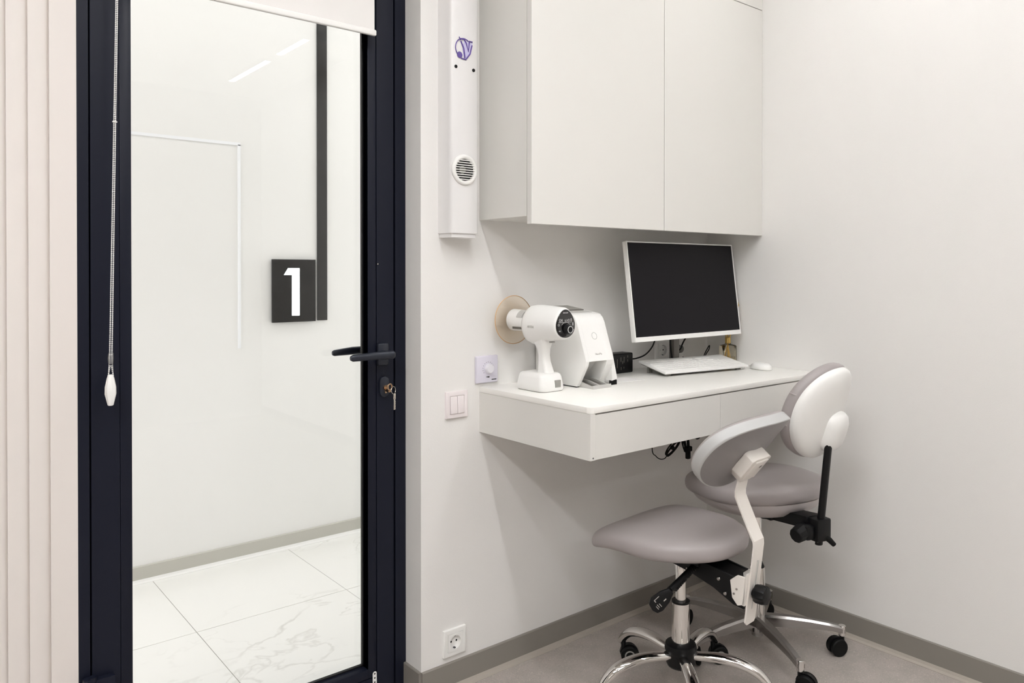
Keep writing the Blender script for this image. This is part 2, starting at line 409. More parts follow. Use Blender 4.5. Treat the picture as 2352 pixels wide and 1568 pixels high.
# ceiling lights
def light(x0, x1, y0, y1, label, group, m='lamp_left_near', z=ZC):
    t = thing('ceiling_light', label, 'ceiling light', ((x0 + x1) / 2, (y0 + y1) / 2, z), 0, group)
    a, c = (x1 - x0) / 2, (y1 - y0) / 2
    f = MB(); e = 0.006
    f.box(-a - e, -c - e, -0.03, -a, c + e, 0); f.box(a, -c - e, -0.03, a + e, c + e, 0)
    f.box(-a, -c - e, -0.03, a, -c, 0); f.box(-a, c, -0.03, a, c + e, 0); f.box(-a, -c, -0.012, a, c, 0)
    f.build('housing', 'white_m', t, smooth=False)
    MB().box(-a + 0.001, -c + 0.001, -0.028, a - 0.001, c - 0.001, -0.014).build('diffuser', m, t, smooth=False)
    return t
gl = 'linear ceiling lights of the treatment room'
for (xr, wd, nm, lm, yy) in ((0.02, 0.07, 'nearest the fluted wall', 'lamp_left_', (-1.60, -0.88, -0.70, 0.15, 0.21, 1.06)),
                             (0.84, 0.07, 'in the middle of the room', 'lamp_middle_', (-1.60, -0.88, -0.70, 0.15, 0.21, 1.06)),
                             (2.03, 0.045, 'nearest the right wall', 'lamp_right_', (-1.98, -1.25, -1.05, 0.10, 0.50, 1.35))):
    light(xr, xr + wd, yy[0], yy[1], 'rear ceiling light of the row ' + nm, gl, lm + 'far')
    light(xr, xr + wd, yy[2], yy[3], 'second ceiling light from the desk in the row ' + nm, gl, lm + 'mid')
    light(xr, xr + wd, yy[4], yy[5], 'front ceiling light of the row ' + nm, gl, lm + 'near')
light(-0.95, -0.75, -0.70, 0.70, 'unseen broad fill light added left of the linear rows', gl, 'lamp_corner')  # added to brighten faces turned left, such as the desk side
light(-1.10, 0.10, -2.40, -2.20, 'unseen broad fill light added along the rear wall', gl, 'lamp_rear')  # added as soft frontal fill for the wall below the cabinet
light(-0.6, 3.4, 2.15, 2.50, 'unseen wide fill light added along the corridor ceiling', None, 'lamp_h', 3.3)  # added out of view and widened to light the corridor evenly

# ------------------------------------------------------------------ door
dr = struct(MB().box(0.3275, YD, 0, 0.3505, YD + 0.07, 2.115).box(1.1417, YD, 0, XC - 0.0003, YD + 0.07, 2.115).box(0.3505, YD, 2.085, 1.1417, YD + 0.07, 2.115)
            .box(0.3505, YD + 0.045, 0.008, 0.362, YD + 0.07, 2.085).box(1.130, YD + 0.045, 0.008, 1.1417, YD + 0.07, 2.085).build('door_1', 'navy', smooth=False))
lf = MB()
zb, zt = 0.095, 1.99
xl, xrr = 0.4389, 1.0526           # clear opening
lf.box(0.354, YD - 0.002, 0.010, 0.4125, YD + 0.044, 2.082)     # left stile
lf.box(1.0800, YD - 0.002, 0.010, 1.1345, YD + 0.044, 2.082)    # right stile
lf.box(0.4125, YD - 0.002, 0.010, 1.0800, YD + 0.044, zb - 0.028)
lf.box(0.4125, YD - 0.002, zt + 0.028, 1.0800, YD + 0.044, 2.082)
leaf = lf.build('leaf_frame', 'navy', dr, smooth=False)
bd = MB()
def beadbar(x0, z0, x1, z1): bd.rbox(x0, YD - 0.0005, z0, x1, YD + 0.036, z1, 0.0012, 2)
beadbar(0.4137, zb - 0.0265, xl, zt + 0.0265); beadbar(xrr, zb - 0.0265, 1.0788, zt + 0.0265)
beadbar(xl, zb - 0.0265, xrr, zb); beadbar(xl, zt, xrr, zt + 0.0265)
bd.build('glazing_bead', 'navy', dr)
gk = MB()
gk.box(xl, YD + 0.026, zb, xl + 0.004, YD + 0.036, zt); gk.box(xrr - 0.004, YD + 0.026, zb, xrr, YD + 0.036, zt)
gk.box(xl, YD + 0.026, zb, xrr, YD + 0.036, zb + 0.004)
gk.build('gasket', 'navy_d', dr, smooth=False)
MB().box(xl + 0.0005, YD + 0.036, zb + 0.0005, xrr - 0.0005, YD + 0.042, zt - 0.0005).build('pane', 'glass', dr, smooth=False)
# inside handle
hd = MB(); cx, hz = 1.096, 0.990
hd.rbox(cx - 0.017, YD - 0.0135, 0.957, cx + 0.017, YD - 0.002, 1.020, 0.004, 3)
hd.build('handle_rose', 'handle', dr)
lv = MB()
lv.cyl((cx, YD - 0.012, hz), (cx, YD - 0.052, hz), 0.0095, n=20)
lv.tube([(cx + 0.014, YD - 0.050, hz), (cx + 0.010, YD - 0.050, hz), (cx - 0.03, YD - 0.048, hz), (cx - 0.115, YD - 0.048, hz - 0.002), (cx - 0.122, YD - 0.048, hz - 0.002)],
        [0.008, 0.0118, 0.0118, 0.0095, 0.006], 16, flat=(0.75, 1.0))
lv.build('lever_handle', 'handle', dr)
lo = MB()
lo.cyl((cx, YD + 0.044, hz), (cx, YD + 0.122, hz), 0.0095, n=20)
lo.tube([(cx + 0.012, YD + 0.120, hz), (cx + 0.008, YD + 0.120, hz), (cx - 0.03, YD + 0.120, hz), (cx - 0.088, YD + 0.120, hz - 0.003), (cx - 0.094, YD + 0.120, hz - 0.003)],
        [0.008, 0.0118, 0.0118, 0.009, 0.006], 16, flat=(0.75, 1.0))
lo.build('lever_handle', 'handle', dr)
es = MB(); pr = []
for k in range(24):
    a = 2 * PI * k / 24; pr.append((1.102 + 0.0155 * math.cos(a), 0.895 + (0.0155 * math.sin(a)) + (0.014 if math.sin(a) > 0 else -0.014)))
es.prism(pr, 'y', YD - 0.0095, YD - 0.002, 0.002)
es.build('lock_escutcheon', 'handle', dr)
cy = MB(); cy.cyl((1.1035, YD - 0.016, 0.893), (1.1035, YD - 0.009, 0.893), 0.0075, n=20); cy.rbox(1.0998, YD - 0.0155, 0.876, 1.1072, YD - 0.0095, 0.893, 0.003, 2)
cy.build('lock_cylinder', 'brass', dr)
MB().cyl((1.083, YD - 0.0035, 1.246), (1.083, YD - 0.002, 1.246), 0.0016, n=12).build('screw', 'steel', dr)
hg = MB(); hg.rbox(0.333, YD - 0.026, 0.235, 0.352, YD - 0.001, 0.312, 0.004, 2); hg.rbox(0.354, YD - 0.022, 0.235, 0.398, YD - 0.002, 0.306, 0.003, 2); hg.cyl((0.3525, YD - 0.016, 0.228), (0.3525, YD - 0.016, 0.314), 0.009, n=18)
hg.build('hinge', 'navy', dr)
st = MB(); pr = []
for k in range(20):
    a = 2 * PI * k / 20; pr.append((1.072 + 0.0065 * math.cos(a), 0.062 + 0.0065 * math.sin(a) + (0.016 if math.sin(a) > 0 else -0.016)))
st.prism(pr, 'y', YD - 0.0026, YD - 0.002)
stk = st.build('sticker', 'white', dr, smooth=False)
dt = MB()
for zz in (0.078, 0.066, 0.054): dt.cyl((1.072, YD - 0.0030, zz), (1.072, YD - 0.0026, zz), 0.0024, n=12)
dt.build('printed_dot', 'black', stk)

# keys hanging from the lock
ks = thing('keys', 'brass key in the door lock with a steel ring and a second key hanging', 'keys', (1.1035, YD - 0.0165, 0.893))
MB().rbox(-0.0042, -0.018, -0.0115, 0.0042, 0.0, -0.0015, 0.0015, 2).ring((0.0, -0.018, 0.004), (0.3, -1, 0), 0.0085, 0.0022, 28, 8).build('lock_key', 'brass', ks)
MB().ring((0.0105, -0.020, -0.006), (0.5, -1, 0.1), 0.0105, 0.0009, 36, 8).build('key_ring', 'steel', ks)
k2 = MB(); k2.rbox(0.0095, -0.0215, -0.032, 0.0175, -0.0195, -0.0155, 0.0009, 2); k2.rbox(0.0108, -0.0213, -0.062, 0.0162, -0.0197, -0.031, 0.0006, 2)
for q in range(5): k2.box(0.0155, -0.0213, -0.060 + q * 0.005, 0.0172, -0.0197, -0.0575 + q * 0.005)
k2.build('hanging_key', 'steel', ks)

# roller blind with its bead chain
bl = thing('roller_blind', 'white roller blind half down over the glass door', 'roller blind', (0.755, 1.905, 2.06))
MB().box(-0.325, -0.0006, -0.166, 0.299, 0.0, 0.06).build('fabric', 'blind', bl, smooth=False)
MB().rbox(-0.328, -0.0055, -0.180, 0.304, 0.0050, -0.163, 0.004, 4).build('bottom_bar', 'white', bl)
MB().cyl((-0.33, 0.004, 0.062), (0.312, 0.004, 0.062), 0.019, n=28).build('roller_tube', 'white', bl)
MB().rbox(-0.375, -0.02, 0.038, -0.334, 0.033, 0.088, 0.004).build('bracket', 'white_m', bl)
MB().rbox(0.314, -0.02, 0.038, 0.326, 0.033, 0.088, 0.004).build('bracket', 'white_m', bl)
def chx(z): return -0.367 + (z - 1.149) * 0.0185     # the chain hangs a touch off plumb
for sgn in (-1, 1):                                   # the two runs of the pull loop
    ch = MB(); z = 2.10
    while z > 1.036:
        sp = 0.0016 + 0.0012 * (1.6 - min(1.6, z))
        ch.sphere((chx(z) + sgn * sp, -0.006, z - 2.06), 0.00165, 6)
        z -= 0.0042
    ch.cyl((chx(2.09) + sgn * 0.0016, -0.006, 0.030), (chx(1.04) + sgn * 0.0024, -0.006, -1.022), 0.0005, n=6)
    for k in range(6):
        ch.sphere((chx(1.02) + sgn * (0.0015 + 0.0007 * k), -0.006, 1.012 - k * 0.0042 - 2.06), 0.0016, 6)
    ch.cyl((chx(1.04) + sgn * 0.0024, -0.006, -1.020), (chx(1.02) + sgn * 0.0050, -0.006, -1.069), 0.0005, n=6)
    ch.build('bead_chain', 'white', bl)
MB().tube([(chx(1.04), -0.006, 1.043 - 2.06), (chx(1.04), -0.006, 1.040 - 2.06), (chx(1.03), -0.006, 1.030 - 2.06), (chx(1.02), -0.006, 1.019 - 2.06), (chx(1.02), -0.006, 1.016 - 2.06)],
          [0.004, 0.0055, 0.0062, 0.0055, 0.004], 14).build('chain_guide', 'clear', bl)
MB().rbox(chx(1.56) - 0.005, -0.008, 1.5575 - 2.06, chx(1.56) + 0.005, -0.004, 1.5605 - 2.06, 0.0008, 1).build('chain_joiner', 'white', bl)
wt = MB().tube([(chx(1.0), -0.006, 0.993 - 2.06), (chx(1.0), -0.006, 0.992 - 2.06), (chx(1.0), -0.006, 0.985 - 2.06), (chx(1.0), -0.006, 0.965 - 2.06), (chx(1.0) , -0.006, 0.950 - 2.06), (chx(1.0), -0.006, 0.925 - 2.06), (chx(1.0), -0.006, 0.9235 - 2.06)],
               [0.0035, 0.0055, 0.0078, 0.0118, 0.0122, 0.0062, 0.0045], 8)
w = wt.build('chain_weight', 'white', bl, angle=20)

# ------------------------------------------------------------------ wall units
# air purifier
ap = thing('air_purifier', 'tall white enamel air purifier on the wall with a round louvred vent and violet emblem', 'air purifier', (1.2845, YB, 1.328))
pr = [(-0.0495, 0.0), (-0.0495, -0.052), (-0.047, -0.060), (-0.041, -0.066), (0.041, -0.066), (0.046, -0.063), (0.0475, -0.056), (0.0475, 0.0)]
MB().prism(pr, 'z', 0.006, 1.12).build('casing', 'uv', ap, angle=50)
MB().prism([(x * 0.93, y * 0.93) for x, y in pr], 'z', -0.006, 0.006).build('end_cap', 'uv', ap, angle=50)
vr = MB().ring((-0.003, -0.0665, 0.187), (0, 1, 0), 0.0375, 0.0068, 48, 12)
vr.build('vent_ring', 'white', ap)
MB().cyl((-0.003, -0.0668, 0.187), (-0.003, -0.0655, 0.187), 0.034, n=40).build('vent_opening', 'black', ap)
sl = MB()
for k in range(9):
    zz = -0.0272 + k * 0.0068
    hw = math.sqrt(max(0, 0.0335 ** 2 - zz ** 2))
    sl.box(-0.003 - hw, -0.072, 0.187 + zz - 0.0012, -0.003 + hw, -0.067, 0.187 + zz + 0.0012)
sl.build('vent_louvre', 'white', ap, smooth=False)
MB().cyl((-0.010, -0.0674, 0.187), (-0.010, -0.0668, 0.187), 0.011, n=24).build('fan_hub', 'grey', ap)
ds = []
for (dx, zz) in ((-0.0335, 0.478), (0.0285, 0.477)):
    MB().cyl((dx + 0.001, -0.0675, zz), (dx + 0.001, -0.0655, zz), 0.0050, n=18).build('sensor', 'black', ap)
lg = MB()
lz = 0.533
fr = -0.0678
lg.ring((-0.006, fr, lz), (0, 1, 0), 0.0285, 0.0014, 40, 8, PI * 0.62, PI * 1.70)
def st2(pts, r): lg.tube([(x, fr, lz + z) for x, z in pts], r, 8)
st2([(-0.022, 0.031), (-0.017, 0.022)], 0.0013)
st2([(-0.018, 0.026), (-0.004, 0.026), (0.003, 0.016), (0.010, -0.006), (0.0135, 0.020), (0.0135, 0.024), (0.024, 0.024)], 0.0020)
st2([(-0.016, 0.020), (-0.006, 0.000), (-0.002, -0.027)], 0.0021)
st2([(-0.014, -0.029), (0.001, -0.030), (0.016, -0.012), (0.023, 0.014)], 0.0020)
lg.sphere((-0.020, fr, lz - 0.020), 0.0095, 14, (1, 0.18, 1))
lg.build('emblem', 'violet', ap)
MB().prism([(-0.004, lz + 0.024), (0.012, lz + 0.020), (0.026, lz + 0.022), (0.020, lz - 0.008), (0.004, lz - 0.028), (-0.004, lz - 0.028), (-0.010, lz)], 'y', fr + 0.0015, fr + 0.0006).build('emblem_backing', 'violet_l', ap, smooth=False)

# dimmer, switch, sockets
def plate(t, w, h, m, d=0.009, r=0.003):
    return MB().rbox(-w / 2, -d, -h / 2, w / 2, 0, h / 2, r, 3).build('plate', m, t)
dm = thing('dimmer_switch', 'lilac white wall dimmer plate with a round knob above the desk corner', 'dimmer', (1.4070, YB, 0.9290))
plate(dm, 0.082, 0.082, 'lilac', 0.010)
MB().cyl((0.003, -0.010, 0.002), (0.003, -0.024, 0.002), 0.0150, 0.0135, n=36, bevel=0.002).build('knob', 'white_c', dm)
mk = MB()
for k in range(13):
    a = math.radians(215 - k * 21)
    if k in (4, 5, 7, 8): pass
    x, zz = 0.003 + 0.0200 * math.cos(a), 0.002 + 0.0200 * math.sin(a)
    mk.cyl((x, -0.0105, zz), (x, -0.0098, zz), 0.0009, n=8)
mk.box(-0.004, -0.0104, -0.0245, 0.004, -0.0098, -0.022); mk.box(0.0015, -0.0104, -0.0255, 0.0075, -0.0098, -0.0215)
mk.build('scale_mark', 'ink', dm, smooth=False)
MB().box(0.016, -0.0104, -0.0335, 0.034, -0.0098, -0.0305).build('maker_mark', 'ink', dm, smooth=False)

sw = thing('light_switch', 'white double rocker light switch on the wall left of the desk', 'light switch', (1.297, YB, 0.8335))
def frame_ring(ow, oh, iw, ih, d, m, t, bev=0.002):
    def rc(w, h, y): return [V(-w, y, -h), V(w, y, -h), V(w, y, h), V(-w, y, h)]
    return MB().loft([rc(iw, ih, 0), rc(iw, ih, -d + 0.0008), rc(iw + 0.0008, ih + 0.0008, -d), rc(ow - bev, oh - bev, -d), rc(ow - bev * 0.3, oh - bev * 0.3, -d + bev * 0.3), rc(ow, oh, -d + bev), rc(ow, oh, 0), rc(iw, ih, 0)], cap=False).build('frame', m, t, angle=50)

frame_ring(0.038, 0.039, 0.0252, 0.0262, 0.009, 'pinkish', sw)
for s_ in (-1, 1):
    MB().prism([(-0.003, -0.0253), (-0.0120, -0.0253), (-0.0085, 0.0253), (-0.003, 0.0253)], 'x', min(s_ * 0.0006, s_ * 0.0243), max(s_ * 0.0006, s_ * 0.0243), 0.0008).build('rocker', 'pinkish', sw)

def socket(label, loc, two=False):
    t = thing('wall_socket', label, 'wall socket', loc)
    frame_ring(0.039, 0.039, 0.0258, 0.0258, 0.009, 'white', t)
    # insert with a round well
    b = MB(); n = 40
    ro = []; ri = []; rb = []
    for k in range(n):
        a = 2 * PI * k / n
        c, s = math.cos(a), math.sin(a); q = 0.0255 / max(abs(c), abs(s))
        ro.append(V(q * c, -0.0105, q * s)); ri.append(V(0.0195 * c, -0.0105, 0.0195 * s)); rb.append(V(0.0190 * c, 0.002, 0.0190 * s))
    b.loft([[V(p.x, 0, p.z) for p in ro], ro, ri, rb], cap=False)
    b.build('insert', 'white', t, angle=30)
    MB().cyl((0, -0.0005, 0), (0, 0.0012, 0), 0.0192, n=32).build('well_back', 'white', t)
    h = MB(); h.cyl((-0.0095, -0.0012, 0.0), (-0.0095, -0.0004, 0), 0.0028, n=12); h.cyl((0.0095, -0.0012, 0), (0.0095, -0.0004, 0), 0.0028, n=12)
    h.build('pin_hole', 'black', t)
    MB().box(-0.003, -0.0075, -0.0195, 0.003, -0.001, -0.0165).build('earth_clip', 'ink', t, smooth=False)
    MB().box(-0.003, -0.0075, 0.0165, 0.003, -0.001, 0.0195).build('earth_clip', 'ink', t, smooth=False)
    return t
socket('single white wall socket low on the wall just above the skirting', (1.289, YB, 0.1365))
socket('left white wall socket above the desk behind the monitor stand', (2.225, YB, 0.935))
socket('right white wall socket above the desk behind the monitor cables', (2.306, YB, 0.935))

# ------------------------------------------------------------------ wall cabinet
XL = 1.384; YF = 1.6169
wc = thing('wall_cabinet', 'pale grey handleless wall cabinet hung above the desk', 'wall cabinet', (XL, YB, 1.3795))
MB().box(0, -(YB - 1.6206 - 0.018), 0, XR - XL - 0.001, 0, 1.33).build('carcass', 'cab', wc, smooth=False)
yd0, yd1 = YF - YB, YF - YB + 0.0195
sx = 1.9487 - XL; g = 0.0013; top = 2.1857 - 1.3795
zlo = 1.3575 - 1.3795
for (a, b, c, d) in ((0, sx - g, zlo, top - g), (sx + g, XR - XL - 0.0012, zlo, top - g), (0, sx - g, top + g, 1.33), (sx + g, XR - XL - 0.0012, top + g, 1.33)):
    MB().rbox(a, yd0, c, b, yd1, d, 0.0006, 1).build('cabinet_door', 'cab', wc, smooth=False)
MB().box(0.004, yd1, 0.004, XR - XL - 0.004, yd1 + 0.0022, 1.326).build('door_gap_shade', 'cab_gap_shade', wc, smooth=False)  # dark sheet behind the doors gives their gaps the colour of shade

# ------------------------------------------------------------------ desk
YE = 1.3870
dk = thing('desk_cabinet', 'pale grey wall-hung desk unit with two wide drawers', 'desk', (XL, YB, 0.7412))
H = 0.8606 - 0.7412; D = YB - YE; WD = XR - XL - 0.001
c = MB(); c.box(0, -D, 0, 0.018, 0, H); c.box(WD - 0.018, -D + 0.02, 0, WD, 0, H); c.box(0.018, -D + 0.020, 0, WD - 0.018, -0.0, 0.016); c.box(0.018, -0.016, 0.016, WD - 0.018, 0, H); c.box(0.018, -D + 0.03, H - 0.03, WD - 0.018, -0.016, H - 0.012)
c.build('carcass', 'cab', dk, smooth=False)
xs_ = 1.9317 - XL
MB().rbox(0.0186, -D, 0.0004, xs_ - 0.0008, -D + 0.019, H - 0.0035, 0.0005, 1).build('drawer', 'cab', dk, smooth=False)
MB().rbox(xs_ + 0.0008, -D, 0.0004, WD, -D + 0.019, H - 0.0035, 0.0005, 1).build('drawer', 'cab', dk, smooth=False)
MB().box(0.0186, -D + 0.019, 0.002, WD - 0.02, -D + 0.0202, H).build('drawer_gap_shade', 'black', dk, smooth=False)  # black sheet standing in for the shade around the drawers
MB().cyl((0.010, -D - 0.0004, 0.006), (0.010, -D + 0.002, 0.006), 0.0022, n=12).build('screw_hole', 'ink', dk)
# worktop with a small chamfer on its free corner
yt = 1.3852
wtp = MB().prism([(XL - 0.001, YB), (XL - 0.001, yt + 0.014), (XL + 0.003, yt + 0.004), (XL + 0.012, yt), (XR - 0.001, yt), (XR - 0.001, YB)], 'z', 0.8609, 0.8772, 0.0012, 2)
w = wtp.build('worktop', 'top', angle=40)
tag(w, 'white worktop slab on the wall-hung desk unit', 'worktop')

# ------------------------------------------------------------------ x-ray gun and its dock
ZT = 0.8772
dc = thing('charging_dock', 'white charging dock with a grey square on its front holding the x-ray gun', 'dock', (1.4895, 1.702, ZT))
def rrect(w, d, r, n=6):
    p = []
    for cx_, cy_, a0 in ((w - r, d - r, 0), (-w + r, d - r, PI / 2), (-w + r, -d + r, PI), (w - r, -d + r, 1.5 * PI)):
        for k in range(n + 1):
            a = a0 + (PI / 2) * k / n; p.append((cx_ + r * math.cos(a), cy_ + r * math.sin(a)))
    return p
def stack(levels, r0, n=6, off=(0, 0)):
    rings = []
    for lv_ in levels:
        w_, d_, z_ = lv_[:3]; ox, oy = (lv_[3], lv_[4]) if len(lv_) > 3 else (0, 0)
        rings.append([V(x + ox, y + oy, z_) for x, y in rrect(w_, d_, min(r0, w_ * 0.95, d_ * 0.95), n)])
    return rings
b = MB(); b.loft(stack([(0.044, 0.060, 0.002), (0.0462, 0.062, 0.006), (0.0460, 0.0615, 0.018), (0.0425, 0.058, 0.040), (0.040, 0.0555, 0.048), (0.035, 0.050, 0.0525), (0.024, 0.036, 0.0535)], 0.018, 8))
b.build('housing', 'white', dc, angle=60)
MB().loft(stack([(0.0435, 0.0595, 0.0), (0.0435, 0.0595, 0.0025)], 0.018, 8)).build('foot', 'grey', dc)
MB().rbox(0.004, -0.0632, 0.0120, 0.026, -0.0580, 0.0330, 0.0012, 2).build('charge_window', 'grey', dc)

gn = thing('xray_gun', 'white handheld dental x-ray unit with a black control face and clear amber shield', 'x-ray unit', (1.493, 1.684, ZT + 0.0530))
zc = 1.078 - ZT - 0.0530      # head axis height
def egg(w, hu, hd, n=40, yy=0.0, ox=0.0, oz=0.0):
    p = []
    for k in range(n):
        a = 2 * PI * k / n; c_, s_ = math.cos(a), math.sin(a)
        wx = w * (1.0 - 0.16 * s_)
        p.append(V(ox + wx * c_ * (1 if s_ < 0 else (1 - 0.10 * s_)), yy, oz + (hu if s_ > 0 else hd) * s_))
    return p
hb = MB()
hb.loft([egg(0.030, 0.034, 0.038, yy=0.066, oz=zc - 0.002), egg(0.038, 0.043, 0.050, yy=0.063, oz=zc - 0.003), egg(0.044, 0.049, 0.060, yy=0.053, oz=zc - 0.004), egg(0.0465, 0.0515, 0.065, yy=0.036, oz=zc - 0.004),
         egg(0.0465, 0.051, 0.062, yy=0.012, oz=zc - 0.002), egg(0.045, 0.049, 0.054, yy=-0.020, oz=zc - 0.001), egg(0.0435, 0.047, 0.0485, yy=-0.060, oz=zc - 0.001),
         egg(0.042, 0.0455, 0.0465, yy=-0.080, oz=zc - 0.001), egg(0.0405, 0.044, 0.045, yy=-0.0845, oz=zc - 0.001), egg(0.038, 0.0415, 0.0425, yy=-0.087, oz=zc - 0.001)])
hb.build('body', 'white', gn, angle=60)
hn = MB()
hn.loft(stack([(0.0180, 0.025, 0.0, 0.0, -0.004), (0.0175, 0.0225, 0.012, 0, -0.002), (0.0155, 0.0190, 0.032, 0, 0.002), (0.0150, 0.0180, 0.050, 0, 0.004), (0.0165, 0.020, 0.068, 0, 0.006), (0.021, 0.026, 0.086, 0, 0.008), (0.028, 0.032, 0.104, 0, 0.010), (0.032, 0.036, 0.125, 0, 0.012)], 0.014, 8))
hn.build('grip', 'white', gn, angle=60)
MB().rbox(-0.008, -0.036, 0.0885, 0.008, -0.026, 0.0915, 0.001, 1).build('trigger_slot', 'grey', gn)
cp = MB().loft([egg(0.0362, 0.0400, 0.0410, yy=-0.0865, oz=zc - 0.001), egg(0.0362, 0.0400, 0.0410, yy=-0.0885, oz=zc - 0.001), egg(0.0350, 0.0388, 0.0398, yy=-0.0893, oz=zc - 0.001)])
panel = cp.build('control_face', 'black_g', gn)
kb = MB().cyl((0.004, -0.0890, zc - 0.018), (0.004, -0.104, zc - 0.018), 0.0150, 0.0125, n=36, bevel=0.0015)
kn = kb.build('dial', 'black', gn)
MB().ring((0.004, -0.1040, zc - 0.018), (0, 1, 0), 0.0092, 0.0011, 36, 8).build('dial_ring', 'ink_w', kn)
ic = MB(); yf = -0.0895
ic.box(-0.029, yf - 0.0004, zc + 0.0015, 0.022, yf, zc + 0.0024)
ic.ring((0.000, yf - 0.0002, zc - 0.018), (0, 1, 0), 0.0205, 0.0005, 24, 6, PI * 1.22, PI * 1.80)
ic.ring((-0.0225, yf, zc + 0.0085), (0, 1, 0), 0.0032, 0.0006, 16, 6); ic.box(-0.0232, yf - 0.0004, zc + 0.003, -0.0218, yf, zc + 0.0058)
ic.box(-0.0165, yf - 0.0004, zc + 0.004, -0.0140, yf, zc + 0.0115)
ic.box(-0.0035, yf - 0.0004, zc + 0.004, -0.0018, yf, zc + 0.010); ic.box(0.003, yf - 0.0004, zc + 0.004, 0.0050, yf, zc + 0.0105)
ic.ring((0.0115, yf, zc + 0.0078), (0, 1, 0), 0.0030, 0.0006, 16, 6); ic.box(0.0185, yf - 0.0004, zc + 0.0042, 0.0212, yf, zc + 0.0130)
ic.box(0.0255, yf - 0.0004, zc - 0.0075, 0.0282, yf, zc + 0.0010)
for (a, b_) in ((-0.0310, -0.0245),):
    ic.box(a, yf - 0.0004, zc - 0.0030, b_, yf, zc - 0.0022); ic.box(a, yf - 0.0004, zc - 0.0075, b_, yf, zc - 0.0067)
    ic.box(a, yf - 0.0004, zc - 0.0070, a + 0.0007, yf, zc - 0.0025); ic.box(b_ - 0.0007, yf - 0.0004, zc - 0.0070, b_, yf, zc - 0.0025)
ic.build('printed_icon', 'ink_w', panel, smooth=False)
text('maker_mark', 'MAX-RAY', 0.0046, 'ink_w', panel, face_front(-0.001, yf, zc + 0.0290))
text('off_mark', 'OFF', 0.0040, 'ink_w', panel, face_front(-0.0235, yf, zc - 0.0225))
text('ready_mark', 'READY', 0.0040, 'ink_w', panel, face_front(0.0262, yf, zc - 0.0205), sx=0.9)
text('side_mark', 'ARTEX', 0.0095, 'ink_l', gn, Matrix.Translation((-0.0478, 0.010, zc - 0.014)) @ Matrix.Rotation(-PI / 2, 4, 'Z') @ Matrix.Rotation(PI / 2, 4, 'X'))
cn = MB(); cn.cyl((0, 0.060, zc - 0.001), (0, 0.140, zc - 0.001), 0.0300, 0.0335, n=44); cn.build('cone', 'white', gn, angle=50)
MB().box(-0.0270, 0.068, zc - 0.0262, -0.0150, 0.118, zc - 0.0195).build('cone_slot', 'grey_d', gn, smooth=False)
ld = MB()
for k in range(9):
    a = math.radians(108 + k * 6)
    x, zz = 0.0318 * math.cos(a), 0.0318 * math.sin(a)
    ld.box(-0.0026, 0.070, -0.0005, 0.0026, 0.096, 0.0012, mtx=Matrix.Translation((x, 0, zc - 0.001 + zz)) @ Matrix.Rotation(-(a - PI / 2), 4, 'Y'))
ld.build('cone_label', 'grey_l', gn, smooth=False)
sd = MB().cyl((0, 0.141, zc - 0.001), (0, 0.146, zc - 0.001), 0.0735, n=72); shield = sd.build('shield', 'amber', gn, angle=40)
MB().ring((0, 0.1435, zc - 0.001), (0, 1, 0), 0.0737, 0.0010, 72, 8).build('shield_rim', 'amber_e', shield)

# ------------------------------------------------------------------ plate scanner
sc = thing('plate_scanner', 'tall white sloping desktop scanner with a display on top, behind the x-ray gun', 'scanner', (1.655, 1.72, ZT))
def sidep(cut):
    p = [(0.125, 0.003), (-0.062, 0.003)]
    p += [(-0.098, 0.066)] if cut else [(-0.062, 0.003)]
    p += [(-0.102, 0.080), (-0.097, 0.095), (-0.064, 0.190), (-0.056, 0.206), (-0.045, 0.217), (-0.030, 0.220), (0.105, 0.238), (0.125, 0.230)]
    return p
bx = MB()
bx.prism(sidep(True), 'x', -0.058, -0.044, 0.0015, 2)                       # left cheek
rr = [(y, z_) for y, z_ in sidep(True)]
bx.prism(rr, 'x', 0.030, 0.060, 0.0015, 2)                                   # right cheek
bx.prism([(0.125, 0.003), (0.0, 0.003), (-0.030, 0.045), (-0.060, 0.078), (-0.102, 0.080), (-0.097, 0.095), (-0.064, 0.190), (-0.056, 0.206), (-0.045, 0.217), (-0.030, 0.220), (0.105, 0.238), (0.125, 0.230)], 'x', -0.0445, 0.0305)
body = bx.build('casing', 'white', sc, angle=38)
# flared skirt on the right side
fl_ = MB().loft([[V(0.0605, 0.12, 0.014), V(0.0605, -0.094, 0.014), V(0.086, -0.092, 0.018), V(0.086, 0.11, 0.018)],
                 [V(0.058, 0.12, 0.10), V(0.058, -0.093, 0.10), V(0.068, -0.088, 0.10), V(0.068, 0.11, 0.10)],
                 [V(0.058, 0.12, 0.20), V(0.058, -0.058, 0.20), V(0.0605, -0.056, 0.20), V(0.0605, 0.11, 0.20)]])
fl_.build('side_flare', 'white', sc, angle=40)
MB().box(-0.056, -0.058, 0.0, 0.056, 0.120, 0.0035).build('foot_pad', 'rubber', sc, smooth=False)
ft = MB()
for k in range(6): ft.cyl((0.060 + k * 0.0052, -0.086, 0.0), (0.060 + k * 0.0052, -0.086, 0.0145), 0.0030, n=8)
ft.build('rubber_comb', 'rubber', sc)
bt = MB().ring((0.001, -0.0765, 0.153), (0, -1, 0.35), 0.0105, 0.0007, 32, 6); bt.build('power_button', 'grey', sc)
sl_ = math.atan2(0.095, 0.033)
fm = Matrix.Translation((0.001, -0.0955, 0.100)) @ Matrix.Rotation(sl_, 4, 'X')
text('maker_mark', 'NanoPix', 0.0080, 'ink_l', sc, fm)
tilt = math.atan2(0.018, 0.135)
tm = Matrix.Translation((0.0, 0.030, 0.2282)) @ Matrix.Rotation(tilt, 4, 'X')
MB().rbox(-0.044, -0.016, 0.0, 0.046, 0.060, 0.003, 0.0010, 2, mtx=tm).build('display_frame', 'grey_d', sc)
